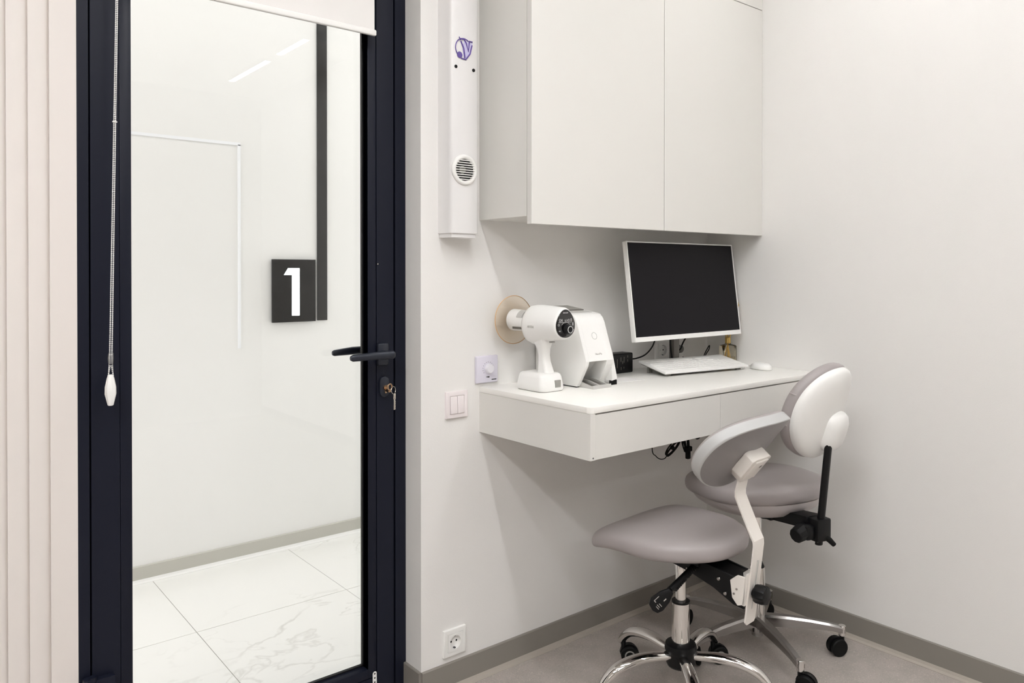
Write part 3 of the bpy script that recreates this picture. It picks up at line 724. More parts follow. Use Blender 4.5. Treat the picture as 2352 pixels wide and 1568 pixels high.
MB().box(-0.040, -0.013, 0.0028, 0.042, 0.056, 0.0034, mtx=tm).build('display', 'grey', sc, smooth=False)
MB().box(-0.040, -0.052, 0.0, 0.046, -0.024, 0.0010, mtx=tm).build('label_strip', 'grey_l', sc, smooth=False)
tr_ = MB()
tr_.prism([(-0.118, 0.0), (-0.035, 0.0), (-0.035, 0.020), (-0.060, 0.018), (-0.112, 0.007), (-0.118, 0.009)], 'x', -0.044, -0.040)
tr_.prism([(-0.118, 0.0), (-0.035, 0.0), (-0.035, 0.020), (-0.060, 0.018), (-0.112, 0.007), (-0.118, 0.009)], 'x', 0.026, 0.030)
tr_.prism([(-0.118, 0.0), (-0.035, 0.0), (-0.035, 0.020), (-0.060, 0.018), (-0.112, 0.007), (-0.118, 0.009)], 'x', -0.010, -0.004)
tr_.prism([(-0.120, 0.0), (-0.102, 0.0), (-0.102, 0.006), (-0.118, 0.011)], 'x', -0.0446, 0.0306)
tr_.box(-0.0435, -0.117, 0, 0.0295, -0.03, 0.003)
tray = tr_.build('tray', 'grey_l', sc, smooth=False)
tg = MB(); tg.prism([(-0.104, 0.004), (-0.040, 0.014), (-0.040, 0.0155), (-0.104, 0.0055)], 'x', -0.037, -0.013); tg.prism([(-0.104, 0.004), (-0.040, 0.014), (-0.040, 0.0155), (-0.104, 0.0055)], 'x', -0.001, 0.023)
tg.build('tray_groove', 'grey_d', tray, smooth=False)

pp = MB().box(-0.065, -0.042, 0, 0.065, 0.042, 0.0006).build('paper_sheet', 'paper', None, smooth=False, loc=(1.822, 1.690, ZT), rot=(0, 0, -0.12))
tag(pp, 'small white paper slip lying flat on the worktop right of the scanner', 'paper')

# ------------------------------------------------------------------ power adapter
pa = thing('power_adapter', 'black power adapter brick with printed label between the scanner and keyboard', 'power adapter', (1.958, 1.824, ZT))
MB().rbox(-0.066, -0.026, 0.0, 0.045, 0.026, 0.068, 0.005, 3).build('housing', 'black', pa)
MB().cyl((0.045, 0, 0.042), (0.060, 0, 0.042), 0.010, 0.006, n=16).build('plug_neck', 'rubber', pa)
pl = MB()
for (x, z0, z1) in ((-0.036, 0.020, 0.050), (-0.018, 0.040, 0.055), (-0.017, 0.012, 0.022), (-0.009, 0.032, 0.042), (-0.002, 0.036, 0.056), (-0.003, 0.016, 0.022), (0.016, 0.052, 0.060), (0.016, 0.038, 0.046)):
    pl.box(x - 0.0010, -0.0266, z0, x + 0.0016, -0.0262, z1)
pl.build('printed_text', 'grey_d', pa, smooth=False)
def cable(name, label, pts, r, parent=None, m='rubber', n=8, sm=10):
    c = bpy.data.curves.new(name, 'CURVE'); c.dimensions = '3D'
    P = [Vector(p) for p in pts]; out = []
    for i in range(len(P) - 1):
        p0 = P[max(i - 1, 0)]; p1 = P[i]; p2 = P[i + 1]; p3 = P[min(i + 2, len(P) - 1)]
        for k in range(sm):
            t_ = k / sm
            out.append(0.5 * ((2 * p1) + (p2 - p0) * t_ + (2 * p0 - 5 * p1 + 4 * p2 - p3) * t_ ** 2 + (3 * p1 - p0 - 3 * p2 + p3) * t_ ** 3))
    out.append(P[-1])
    bpy.data.curves.remove(c)
    o = MB().tube(out, r, n).build(name, m, parent)
    if label: tag(o, label, 'cable')
    return o
cable('cable', 'black cable rising from the power adapter to the left underside of the monitor',
      [(2.014, 1.824, 0.9195), (2.038, 1.815, 0.921), (2.062, 1.795, 0.934), (2.088, 1.785, 0.962), (2.100, 1.778, 1.000)], 0.0026)

# ------------------------------------------------------------------ monitor
mn = thing('monitor', 'white-framed computer monitor with a blank dark screen standing on the desk', 'monitor', (2.145, 1.670, ZT))
tb = math.radians(7.3)
mm = Matrix.Translation((0.0205, 0.006, 0.118)) @ Matrix.Rotation(-tb, 4, 'X')
hw, hh = 0.2905, 0.3330
fr1 = MB()
fr1.rbox(-hw, 0.0, 0.0, hw, 0.016, hh, 0.003, 3, mtx=mm)
fr1.build('casing', 'white', mn)
bz = MB()
bz.box(-hw + 0.0005, -0.0030, 0.0, hw - 0.0005, 0.0006, 0.0155, mtx=mm); bz.box(-hw + 0.0005, -0.0030, hh - 0.0045, hw - 0.0005, 0.0006, hh - 0.0005, mtx=mm)
bz.box(-hw + 0.0005, -0.0030, 0.0155, -hw + 0.0045, 0.0006, hh - 0.0045, mtx=mm); bz.box(hw - 0.0045, -0.0030, 0.0155, hw - 0.0005, 0.0006, hh - 0.0045, mtx=mm)
bz.build('bezel', 'white', mn, smooth=False)
MB().box(-hw + 0.0044, -0.0014, 0.0153, hw - 0.0044, 0.0004, hh - 0.0044, mtx=mm).build('screen', 'screen', mn, smooth=False)
nk = MB(); nk.rbox(0.024, 0.085, 0.0, 0.056, 0.108, 0.16, 0.004, 2); nk.rbox(0.000, 0.030, 0.135, 0.080, 0.100, 0.230, 0.004, 2)
nk.build('stand_neck', 'grey_d', mn)
MB().rbox(-0.045, 0.055, 0.0, 0.120, 0.150, 0.008, 0.003, 2).build('stand_base', 'grey_d', mn)
cable('cable', 'black cable running from the monitor underside down past the left of its stand', [(2.134, 1.742, 1.000), (2.140, 1.747, 0.98), (2.148, 1.752, 0.955), (2.158, 1.756, 0.925), (2.172, 1.762, 0.902), (2.20, 1.765, 0.900)], 0.0032)
cable('cable', 'black cable slanting from the monitor to the right wall socket', [(2.262, 1.745, 1.02), (2.262, 1.775, 0.985), (2.272, 1.800, 0.957), (2.290, 1.822, 0.938), (2.304, 1.842, 0.930)], 0.0028)
cable('cable', 'thin black cable hanging straight down behind the monitor centre', [(2.188, 1.755, 1.04), (2.190, 1.76, 0.99), (2.193, 1.775, 0.955), (2.20, 1.80, 0.93)], 0.0018)
cable('cable', 'black cable lying in a low hump and upright loop left of the reed diffuser',
      [(2.318, 1.835, 0.905), (2.345, 1.81, 0.889), (2.365, 1.80, 0.893), (2.395, 1.795, 0.898), (2.41, 1.80, 0.885), (2.42, 1.815, 0.886), (2.43, 1.82, 0.905), (2.452, 1.82, 0.932), (2.463, 1.82, 0.940), (2.459, 1.82, 0.925), (2.44, 1.82, 0.906), (2.425, 1.81, 0.885)], 0.0020)
for lb, px in (('white plug pushed into the right socket behind the monitor cables', 2.308), ('pale grey plug in the left socket behind the monitor stand', 2.226)):
    pg = MB().cyl((px, YB - 0.001, 0.935), (px, YB - 0.030, 0.935), 0.0175, 0.0130, n=24, bevel=0.002)
    if px > 2.3: tag(pg.build('plug', 'clear'), lb, 'plug')
    else: pg.bm.free()

# ------------------------------------------------------------------ keyboard and mouse
kbd = thing('keyboard', 'white full-size computer keyboard propped up at the back under the monitor', 'keyboard', (1.986, 1.643, ZT), math.radians(-8.2))
kt = math.atan2(0.026, 0.134)
km = Matrix.Translation((0, 0, 0.008)) @ Matrix.Rotation(kt, 4, 'X')
KW, KD = 0.392, 0.137
MB().rbox(0, 0, 0, KW, KD, 0.0085, 0.002, 2, mtx=km).build('housing', 'white', kbd)
MB().box(0.006, 0.010, -0.004, KW - 0.006, KD - 0.006, 0.0005, mtx=km).build('underside', 'grey', kbd, smooth=False)
for x in (0.03, KW - 0.03):
    MB().box(x - 0.008, KD - 0.030, 0.0, x + 0.008, KD - 0.022, 0.032).build('foot', 'grey', kbd, smooth=False)
    MB().box(x - 0.01, 0.018, 0.0, x + 0.01, 0.026, 0.0085).build('foot', 'grey', kbd, smooth=False)
key_me = None
def key(x, y, w, d=0.0140):
    b = MB().prism([(0.0006, 0.0006), (w - 0.0006, 0.0006), (w - 0.0006, d - 0.0006), (0.0006, d - 0.0006)], 'z', 0.0080, 0.0096, 0.0004, 1, mtx=km @ Matrix.Translation((x, y, 0)))
    return b.build('key', 'white', kbd, smooth=False)
pitch = 0.0163
for r_ in range(6):
    y_ = 0.012 + r_ * 0.0185 if r_ < 5 else 0.012 + 5 * 0.0185 + 0.003
    if r_ == 0:
        xx = 0.008
        for w_ in (0.020, 0.018, 0.018, 0.088, 0.018, 0.018, 0.020): key(xx, y_, w_); xx += w_ + 0.0012
    else:
        for k_ in range(13): key(0.008 + k_ * pitch * 1.02, y_, pitch - 0.001)
    if r_ in (0, 1, 2, 3): 
        for k_ in range(3): key(0.318 + k_ * 0.0215, y_, 0.019)
    key(0.236, y_, 0.030); key(0.275, y_, 0.030)

ms = thing('computer_mouse', 'white computer mouse on the worktop right of the keyboard', 'mouse', (2.418, 1.566, ZT), math.radians(-20))
b = MB(); rings = []
for k in range(8):
    t_ = k / 7.0
    z_ = 0.002 + 0.022 * math.sin(t_ * PI / 2); s_ = math.cos(t_ * PI / 2) ** 0.55 if k < 7 else 0.05
    rings.append([V(0.030 * s_ * math.cos(a), 0.050 * s_ * math.sin(a) - 0.006 * t_, z_) for a in [2 * PI * q / 28 for q in range(28)]])
b.loft(rings); b.build('shell', 'white', ms, angle=60)
MB().cyl((-0.003, 0.030, 0.0165), (0.003, 0.030, 0.0165), 0.005, n=16).build('scroll_wheel', 'grey_l', ms)
MB().loft([[V(0.028 * math.cos(a), 0.048 * math.sin(a), z_) for a in [2 * PI * q / 28 for q in range(28)]] for z_ in (0.0, 0.0025)]).build('base', 'grey_l', ms)
cable('mouse_cable', 'thin white mouse cable on the worktop between keyboard and mouse', [(2.436, 1.612, 0.885), (2.436, 1.640, 0.8795), (2.445, 1.670, 0.8792), (2.470, 1.700, 0.8792)], 0.0014, m='white')

# ------------------------------------------------------------------ reed diffuser
rd = thing('reed_diffuser', 'small square gold-tinted glass reed diffuser bottle with a gold neck beside the wall', 'reed diffuser', (2.451, 1.728, ZT))
g_ = MB()
g_.loft([[V(x, y, z_) for x, y in rrect(w_, w_, 0.005, 4)] for w_, z_ in ((0.023, 0.0), (0.0245, 0.003), (0.0245, 0.068), (0.022, 0.072), (0.010, 0.076), (0.009, 0.080))])
g_.build('glass', 'bottle', rd, angle=40)
MB().cyl((0, 0, 0.079), (0, 0, 0.102), 0.0105, n=24, bevel=0.001).build('collar', 'gold', rd)
MB().loft([[V(x, y, z_) for x, y in rrect(0.0205, 0.0205, 0.004, 4)] for z_ in (0.003, 0.030)]).build('oil', 'bottle', rd)
for k_, (dx, dy, hgt) in enumerate(((0.040, -0.020, 0.225), (0.030, -0.024, 0.232), (-0.014, 0.024, 0.21), (0.024, 0.016, 0.22), (-0.022, -0.006, 0.2))):
    o_ = MB().tube([(-dx * 0.45, -dy * 0.45, 0.006), (dx, dy, hgt)], 0.0019, 6).build('reed', 'reed', rd)

# ------------------------------------------------------------------ loose cables under the desk
cable('cable', 'thin black wire drooping in a loop below the desk, leftmost of the hanging cables', [(1.985, 1.70, 0.752), (1.988, 1.70, 0.63), (2.006, 1.70, 0.604), (2.028, 1.70, 0.590), (2.052, 1.70, 0.588), (2.064, 1.70, 0.598), (2.068, 1.70, 0.618)], 0.0016)
bn = MB()
def bundle(mb, a, b_, n, w, r):
    a = Vector(a); b_ = Vector(b_); d = (b_ - a).normalized(); s_ = d.cross(V(0, 1, 0)).normalized()
    for k in range(n):
        o_ = s_ * ((k - (n - 1) / 2) * w) + V(0, random.uniform(-0.004, 0.004), 0)
        pts = []
        for q in range(17):
            t_ = 2 * PI * q / 16
            pts.append((a + b_) / 2 + d * math.cos(t_) * (b_ - a).length / 2 + o_ + s_ * math.sin(t_) * (0.006 + 0.0015 * k) + V(0, 0.004 * math.sin(t_), 0))
        mb.tube(pts, r, 6, cap=False)
    c_ = (a + b_) / 2
    mb.tube([c_ - d * 0.004, c_ + d * 0.004], 0.008, 10)
bundle(bn, (2.060, 1.70, 0.598), (2.128, 1.70, 0.640), 4, 0.0028, 0.0022)
bn.tube([(2.085, 1.70, 0.62), (2.088, 1.70, 0.66), (2.088, 1.70, 0.752)], 0.0015, 6)
tag(bn.build('cable_bundle', 'rubber'), 'black cable tied in a slanting coil under the desk', 'cable bundle')
bn = MB()
bundle(bn, (2.200, 1.72, 0.585), (2.176, 1.72, 0.700), 4, 0.0040, 0.0026)
bn.rbox(2.188, 1.712, 0.586, 2.220, 1.728, 0.604, 0.003, 2); bn.rbox(2.196, 1.713, 0.560, 2.212, 1.727, 0.59, 0.003, 2)
bn.tube([(2.152, 1.72, 0.752), (2.158, 1.72, 0.66), (2.178, 1.72, 0.625), (2.190, 1.72, 0.60)], 0.0028, 8)
tag(bn.build('cable_bundle', 'rubber'), 'thick black cable bundle with a plug hanging upright under the desk', 'cable bundle')
cable('cable', 'black cable loop under the desk nearest the right wall', [(2.238, 1.72, 0.752), (2.238, 1.72, 0.66), (2.245, 1.72, 0.632), (2.262, 1.72, 0.625), (2.280, 1.72, 0.640), (2.292, 1.72, 0.68), (2.292, 1.72, 0.752)], 0.0032)

# ------------------------------------------------------------------ chairs
def caster(parent, x, y, ang, r=0.027, spread=0.014, ztop=0.066, hub=False):
    """twin-wheel caster swivelled to heading ang, stem at (x, y); trail behind the stem"""
    c_ = math.cos(ang); s_ = math.sin(ang)
    mt = Matrix.Translation((x, y, 0)) @ Matrix.Rotation(ang, 4, 'Z')
    t0 = 0.018
    wheels = MB()
    for q in (-1, 1):
        a = mt @ V(t0, q * 0.006, r); b = mt @ V(t0, q * (0.006 + spread), r)
        wheels.cyl(a, b, r, n=28, bevel=0.003)
    cs = wheels.build('caster', 'rubber', parent)
    hd_ = MB()
    pts = []
    for k in range(11):
        a = math.radians(-10 + k * 18)
        pts.append((t0 + (r + 0.003) * math.cos(a), r + (r + 0.003) * math.sin(a)))
    for k in range(10, -1, -1):
        a = math.radians(-10 + k * 18)
        pts.append((t0 + (r - 0.004) * math.cos(a), r + (r - 0.004) * math.sin(a)))
    hd_.prism(pts, 'y', -0.0055, 0.0055, mtx=mt)
    hd_.cyl(mt @ V(0, 0, r + 0.006), mt @ V(0, 0, ztop), 0.0075, n=16)
    hd_.build('fork', 'black', cs)
    if hub:
        h_ = MB()
        for q in (-1, 1):
            h_.ring(mt @ V(t0, q * (0.0062 + spread), r), (mt.to_3x3() @ V(0, 1, 0)), r * 0.52, 0.0022, 24, 6)
        h_.build('hub_ring', 'grey', cs)
    return cs

def cushion(outline, z0, z1, edge, dome=0.0, drop=None, n=72, flare=1.0):
    """soft cushion: outline(a)->(x,y); rounded rim; optional vertical deformation drop(x,y)"""
    prof = [(0.0, 0.0, 0), (0.5, 0.0, 0), (0.86, 0.0, 0), (0.93, 0.04, 0), (0.975, 0.14, 0), (0.995, 0.30, 0), (1.0, 0.48, 0), (0.997, 0.62, 0), (0.985, 0.76, 0), (0.955, 0.88, 0), (0.90, 0.96, 0), (0.80, 1.0, 1), (0.6, 1.0, 1), (0.35, 1.0, 1), (0.15, 1.0, 1), (0.0, 1.0, 1)]
    rings = []
    for (s_, t_, f_) in prof:
        rg = []
        for k in range(n):
            a = 2 * PI * k / n; x, y = outline(a)
            ss = max(s_, 0.002)
            px, py = x * ss, y * ss
            z_ = z0 + (z1 - z0) * t_
            if t_ > 0.7: z_ += dome * (1 - s_ ** 2) * (t_ - 0.7) / 0.3
            if drop: z_ += drop(px, py, t_)
            rg.append(V(px, py, z_))
        rings.append(rg)
    return MB().loft(rings)

def superell(w, d, p):
    def f(a):
        c_, s_ = math.cos(a), math.sin(a)
        r_ = (abs(c_ / w) ** p + abs(s_ / d) ** p) ** (-1.0 / p)
        return r_ * c_, r_ * s_
    return f

# --- front chair
A = thing('dental_stool', 'front mauve-grey dental stool with a grey-backed tilted backrest on a white bent bar', 'stool', (1.771, 1.407, 0), math.radians(5), 'wheeled stools at the desk')
TA = 1.501 - math.radians(5)
MB().loft([[V(0.047 * s_ * math.cos(2 * PI * k / 30), 0.047 * s_ * math.sin(2 * PI * k / 30), z_) for k in range(30)] for s_, z_ in ((0.55, 0.086), (0.80, 0.090), (0.88, 0.098), (0.90, 0.128), (0.96, 0.134), (0.98, 0.142), (0.92, 0.153), (0.60, 0.160))]).build('hub', 'black', A, angle=50)
MB().cyl((0, 0, 0.145), (0, 0, 0.273), 0.0255, n=48).build('lower_column', 'chrome', A)
MB().cyl((0, 0, 0.272), (0, 0, 0.277), 0.0260, n=40).build('column_collar', 'black', A)
MB().cyl((0, 0, 0.262), (0, 0, 0.365), 0.0150, n=32).cyl((0, 0, 0.362), (0, 0, 0.42), 0.0170, n=32).build('upper_column', 'chrome', A)
RA = 0.243
for k in range(5):
    a = TA - k * 2 * PI / 5
    d = V(math.cos(a), math.sin(a), 0)
    path = [(0.030, 0.122), (0.060, 0.124), (0.10, 0.127), (0.140, 0.125), (0.175, 0.118), (0.205, 0.106), (0.228, 0.088), (0.243, 0.070), (0.247, 0.062)]
    pts = []
    # smooth through the profile points
    P = [Vector((q[0], q[1], 0)) for q in path]
    for i in range(len(P) - 1):
        p0 = P[max(i - 1, 0)]; p1 = P[i]; p2 = P[i + 1]; p3 = P[min(i + 2, len(P) - 1)]
        for q in range(4):
            t_ = q / 4
            v_ = 0.5 * ((2 * p1) + (p2 - p0) * t_ + (2 * p0 - 5 * p1 + 4 * p2 - p3) * t_ ** 2 + (3 * p1 - p0 - 3 * p2 + p3) * t_ ** 3)
            pts.append(d * v_.x + V(0, 0, v_.y))
    pts.append(d * P[-1].x + V(0, 0, P[-1].y))
    rs = [0.0150 + 0.0045 * math.sin(PI * min(1, i / (len(pts) - 1) * 1.1)) for i in range(len(pts))]
    MB().tube(pts, rs, 18, flat=(1.0, 0.72)).build('leg', 'chrome', A)
    caster(A, d.x * 0.238, d.y * 0.238, {0: -0.8, 1: 5.6, 2: 0.6, 3: 4.0, 4: 2.6}[k], hub=True, ztop=0.075)
# seat: wide squared front with a rolled lip, rounded rear
def seatA(a):
    c_, s_ = math.cos(a), math.sin(a)
    w, d, p = 0.198, 0.205, 2.4
    if s_ > 0: p = 2.4 + 2.6 * s_
    r_ = (abs(c_ / w) ** p + abs(s_ / d) ** p) ** (-1.0 / p)
    x, y = r_ * c_, r_ * s_
    if s_ < 0: x *= 1 - 0.20 * (abs(y) / d) ** 1.5
    return x, y + 0.018
def dropA(x, y, t):
    f = max(0.0, (y - 0.06) / 0.163)
    return -0.042 * f ** 2.4 + 0.008 * max(0, -y / 0.18)
sA = cushion(seatA, 0.440, 0.495, 0.03, dome=0.012, drop=dropA, n=96)
sub(sA.build('seat', 'vinyl', A, angle=180), lv=1)
MB().loft([[V(x * s_, y * s_ + 0.0, z_) for x, y in [superell(0.12, 0.13, 3)(2 * PI * k / 40) for k in range(40)]] for s_, z_ in ((0.82, 0.424), (1.0, 0.434), (1.0, 0.441))]).build('seat_plate', 'black', A)
# tilt mechanism, drop arm and its bolts
_before = set(bpy.data.objects)
ma = MB(); ma.rbox(-0.05, -0.09, 0.378, 0.05, 0.07, 0.402, 0.004, 2)
ma.prism([(0.02, 0.400), (-0.08, 0.396), (-0.215, 0.376), (-0.222, 0.300), (-0.190, 0.304), (-0.13, 0.332), (-0.06, 0.352), (0.02, 0.366)], 'x', -0.040, -0.034, 0.001, 1)
ma.prism([(0.02, 0.400), (-0.08, 0.396), (-0.215, 0.376), (-0.222, 0.300), (-0.190, 0.304), (-0.13, 0.332), (-0.06, 0.352), (0.02, 0.366)], 'x', 0.034, 0.040, 0.001, 1)
ma.prism([(-0.06, 0.392), (-0.19, 0.378), (-0.197, 0.330), (-0.14, 0.350), (-0.06, 0.37)], 'x', -0.034, 0.034)
mech = ma.build('tilt_mechanism', 'black', A, angle=40)
for (y, z_) in ((-0.148, 0.362), (-0.168, 0.328), (-0.050, 0.362)):
    MB().cyl((-0.0395, y, z_), (-0.0455, y, z_), 0.0058, 0.0050, n=20, bevel=0.001).build('bolt', 'chrome_b', mech)
# white bracket with slot bar
wb = MB()
wb.prism([(-0.184, 0.370), (-0.205, 0.388), (-0.232, 0.388), (-0.226, 0.315), (-0.206, 0.308), (-0.190, 0.325)], 'x', -0.046, -0.040, 0.0008, 1)
wb.prism([(-0.184, 0.370), (-0.205, 0.388), (-0.232, 0.388), (-0.226, 0.315), (-0.206, 0.308), (-0.190, 0.325)], 'x', 0.012, 0.018, 0.0008, 1)
wb.prism([(-0.220, 0.312), (-0.226, 0.312), (-0.236, 0.397), (-0.230, 0.397)], 'x', -0.046, 0.026)
wbo = wb.build('bar_bracket', 'white_m', A, angle=40)
MB().cyl((-0.0455, -0.204, 0.351), (-0.0475, -0.204, 0.351), 0.0030, n=12).build('bolt', 'chrome_b', wbo)
MB().cyl((-0.0455, -0.196, 0.337), (-0.0475, -0.196, 0.337), 0.0030, n=12).build('bolt', 'chrome_b', wbo)
XB = -0.010
def barp(pts, w):     # flat steel strip following a (y, z) path
    rings = []
    for i, (y, z_) in enumerate(pts):
        p_ = pts[max(i - 1, 0)]; q_ = pts[min(i + 1, len(pts) - 1)]
        d_ = Vector((q_[0] - p_[0], q_[1] - p_[1])).normalized(); nn = Vector((-d_.y, d_.x)) * 0.0022
        ww = w if 0 < i else w * 0.72
        rings.append([V(XB - ww, y - nn.x, z_ - nn.y), V(XB + ww, y - nn.x, z_ - nn.y), V(XB + ww, y + nn.x, z_ + nn.y), V(XB - ww, y + nn.x, z_ + nn.y)])
    return MB().loft(rings)
bar = barp([(-0.222, 0.256), (-0.222, 0.264), (-0.236, 0.38), (-0.247, 0.470), (-0.246, 0.484), (-0.238, 0.498), (-0.200, 0.578), (-0.194, 0.592), (-0.194, 0.606), (-0.206, 0.655), (-0.212, 0.680)], 0.0262).build('back_bar', 'white_m', A, angle=25)
MB().prism([(-0.2275, 0.292), (-0.2235, 0.292), (-0.2440, 0.43), (-0.2480, 0.43)], 'x', XB - 0.0025, XB + 0.0025).build('slot', 'grey_l', bar)
kn_ = MB(); kz = 0.343
rg = []
for (rr_, yy) in ((0.010, -0.230), (0.010, -0.240), (0.021, -0.242), (0.0235, -0.248), (0.0235, -0.266), (0.021, -0.273), (0.012, -0.275)):
    rg.append([V(XB - 0.004 + (rr_ + (0.0018 if (k // 2) % 2 == 0 and rr_ > 0.015 else 0)) * math.cos(2 * PI * k / 32), yy, kz + (rr_ + (0.0018 if (k // 2) % 2 == 0 and rr_ > 0.015 else 0)) * math.sin(2 * PI * k / 32)) for k in range(32)])
kn_.loft(rg).build('height_knob', 'black', A, angle=30)
# release lever with paddle on the sitter's left
lvr = MB(); pth = [(-0.012, -0.060, 0.372), (-0.050, -0.060, 0.358), (-0.075, -0.058, 0.345)]
lvr.tube([(-0.005, -0.075, 0.388), (-0.040, -0.072, 0.376), (-0.146, -0.062, 0.336)], 0.0085, 12)
for k in range(14):
    t_ = k / 13.0
    p = Vector((-0.042, -0.072, 0.375)).lerp(Vector((-0.128, -0.064, 0.336)), t_)
    dd = Vector((-0.066, 0.007, -0.033)).normalized()
    lvr.cyl(p - dd * 0.0012, p + dd * 0.0012, 0.0102, n=14)
lever = lvr.build('lever', 'black', A, angle=30)
e1 = Vector((-0.53, 0.50, -0.68)).normalized(); en = Vector((-0.50, -0.78, 0.30)); en = (en - e1 * en.dot(e1)).normalized(); e2 = en.cross(e1)
pm = Matrix(((e1.x, e2.x, en.x, -0.168), (e1.y, e2.y, en.y, -0.050), (e1.z, e2.z, en.z, 0.312), (0, 0, 0, 1)))
pdl = MB().prism([(-0.036, -0.009), (-0.036, 0.009), (-0.012, 0.019), (0.016, 0.023), (0.032, 0.018), (0.037, 0.004), (0.033, -0.014), (0.018, -0.023), (-0.012, -0.019)], 'z', -0.005, 0.005, 0.003, 2, mtx=pm).build('paddle', 'black', lever)
pk = MB()
for (u0, v0, u1, v1) in ((-0.002, -0.013, 0.016, -0.0115), (0.014, -0.013, 0.016, -0.006), (0.010, 0.002, 0.0115, 0.012), (0.016, 0.000, 0.0175, 0.010), (0.021, 0.002, 0.0225, 0.012), (-0.012, 0.004, -0.003, 0.0065)):
    pk.box(u0, v0, 0.005, u1, v1, 0.0054, mtx=pm)
pk.build('printed_mark', 'ink_l', lever, smooth=False)
for o_ in set(bpy.data.objects) - _before:      # this group was drawn 3 cm low
    if o_.parent is A: o_.data.transform(Matrix.Translation((0, 0, 0.031)))
    else: o_.data.transform(Matrix.Translation((0, 0, 0.031)))
# backrest: cupped oval, reclined, grey panel behind a pale padded rim
def backA():
    cB = V(-0.006, -0.225, 0.736)
    rho = math.radians(38)
    upv = V(0, -math.sin(rho), math.cos(rho)); fv = V(0, math.cos(rho), math.sin(rho)); lat = V(1, 0, 0)
    rollr = math.radians(0)
    a_, b_ = 0.184, 0.122
    def P(u, v, w):      # u lateral, v up, w forward
        return cB + lat * u + upv * v + fv * (w + 0.95 * u * u)
    def ring_(s_, w, n=84):
        out = []
        for k in range(n):
            a = 2 * PI * k / n; c_, s2 = math.cos(a), math.sin(a); p_ = 2.25
            r_ = (abs(c_ / a_) ** p_ + abs(s2 / b_) ** p_) ** (-1.0 / p_)
            out.append(P(r_ * c_ * s_, r_ * s2 * s_, w))
        return out
    o = thing  # noqa
    pad = MB().loft([ring_(0.93, 0.004), ring_(0.985, 0.005), ring_(1.0, 0.010), ring_(1.0, 0.024), ring_(0.985, 0.033), ring_(0.93, 0.040), ring_(0.7, 0.045), ring_(0.35, 0.047), ring_(0.02, 0.048)])
    bk = pad.build('backrest', 'vinyl', A, angle=70)
    rim = MB().loft([ring_(0.978, -0.0005), ring_(1.002, 0.0005), ring_(1.008, 0.004), ring_(1.008, 0.024), ring_(1.0, 0.028), ring_(0.96, 0.026), ring_(0.96, 0.004), ring_(0.978, -0.0005)], cap=False)
    rim.build('rim', 'trim_w', bk, angle=50)
    pan = MB().loft([ring_(0.02, 0.0), ring_(0.5, 0.0), ring_(0.85, 0.0), ring_(0.978, 0.0), ring_(0.978, 0.004), ring_(0.5, 0.004), ring_(0.02, 0.004)])
    pan.build('back_panel', 'panel_g', bk, angle=50)
    # bracket housing on the back panel
    q = MB()
    mt = Matrix.Translation(cB + upv * -0.024 + lat * 0.002) @ Matrix(((1, 0, 0, 0), (0, fv.y, upv.y, 0), (0, fv.z, upv.z, 0), (0, 0, 0, 1)))
    q.prism([(-0.046, 0.034), (-0.034, 0.040), (0.026, 0.040), (0.040, 0.034), (0.040, -0.010), (0.022, -0.042), (-0.026, -0.042), (-0.046, -0.020)], 'y', -0.030, 0.004, 0.003, 2, mtx=mt @ Matrix.Diagonal((1.12, 1, 1.12, 1)))
    q.rbox(-0.036, -0.0335, -0.036, 0.030, -0.02, 0.036, 0.004, 3, mtx=mt)
    hs_ = q.build('back_bracket', 'white_m', A, angle=40)
    z = MB().cyl(mt @ V(-0.0465, -0.012, -0.010), mt @ V(-0.049, -0.012, -0.010), 0.0045, n=16).build('bolt', 'chrome_b', hs_)
    text('maker_mark', 'KT', 0.0085, 'ink', hs_, mt @ Matrix.Translation((0.008, -0.0340, 0.012)) @ Matrix.Rotation(PI / 2, 4, 'X'))
backA()

# --- rear chair
B = thing('dental_stool', 'rear mauve-grey dental stool with a white-shelled backrest on a black bar near the right wall', 'stool', (2.191, 1.430, 0), math.radians(-14), 'wheeled stools at the desk')
TB = 1.681 + math.radians(14)
MB().cyl((0, 0, 0.060), (0, 0, 0.112), 0.030, 0.026, n=36, bevel=0.003).cyl((0, 0, 0.045), (0, 0, 0.06), 0.018, n=24).build('hub', 'chrome_b', B)
MB().cyl((0, 0, 0.105), (0, 0, 0.268), 0.0245, n=40).build('lower_column', 'chrome', B)
MB().cyl((0, 0, 0.267), (0, 0, 0.285), 0.0225, 0.015, n=32).build('column_collar', 'black', B)
MB().cyl((0, 0, 0.28), (0, 0, 0.462), 0.0135, n=32).build('upper_column', 'chrome', B)
for k in range(5):
    a = TB - k * 2 * PI / 5
    mt = Matrix.Rotation(a, 4, 'Z')
    rings = []
    for (r_, zt_, h_, w_) in ((0.015, 0.114, 0.036, 0.017), (0.05, 0.114, 0.034, 0.0165), (0.10, 0.112, 0.031, 0.0155), (0.16, 0.107, 0.027, 0.014), (0.22, 0.099, 0.022, 0.0125), (0.262, 0.090, 0.020, 0.0115), (0.270, 0.086, 0.016, 0.010)):
        rings.append([mt @ V(r_, y, z_) for y, z_ in ((-w_, zt_ - h_), (w_, zt_ - h_), (w_, zt_ - 0.006), (w_ * 0.6, zt_), (-w_ * 0.6, zt_), (-w_, zt_ - 0.006))])
    lg_ = MB().loft(rings).build('leg', 'chrome_b', B, angle=30)
    MB().cyl(mt @ V(0.262, 0, 0.060), mt @ V(0.262, 0, 0.092), 0.0115, n=24, bevel=0.001).build('caster_socket', 'chrome', lg_)
    p = mt @ V(0.262, 0, 0)
    caster(B, p.x, p.y, {0: 3.6, 1: 3.0, 2: 2.9, 3: 5.2, 4: 1.0}[k] , r=0.0275)
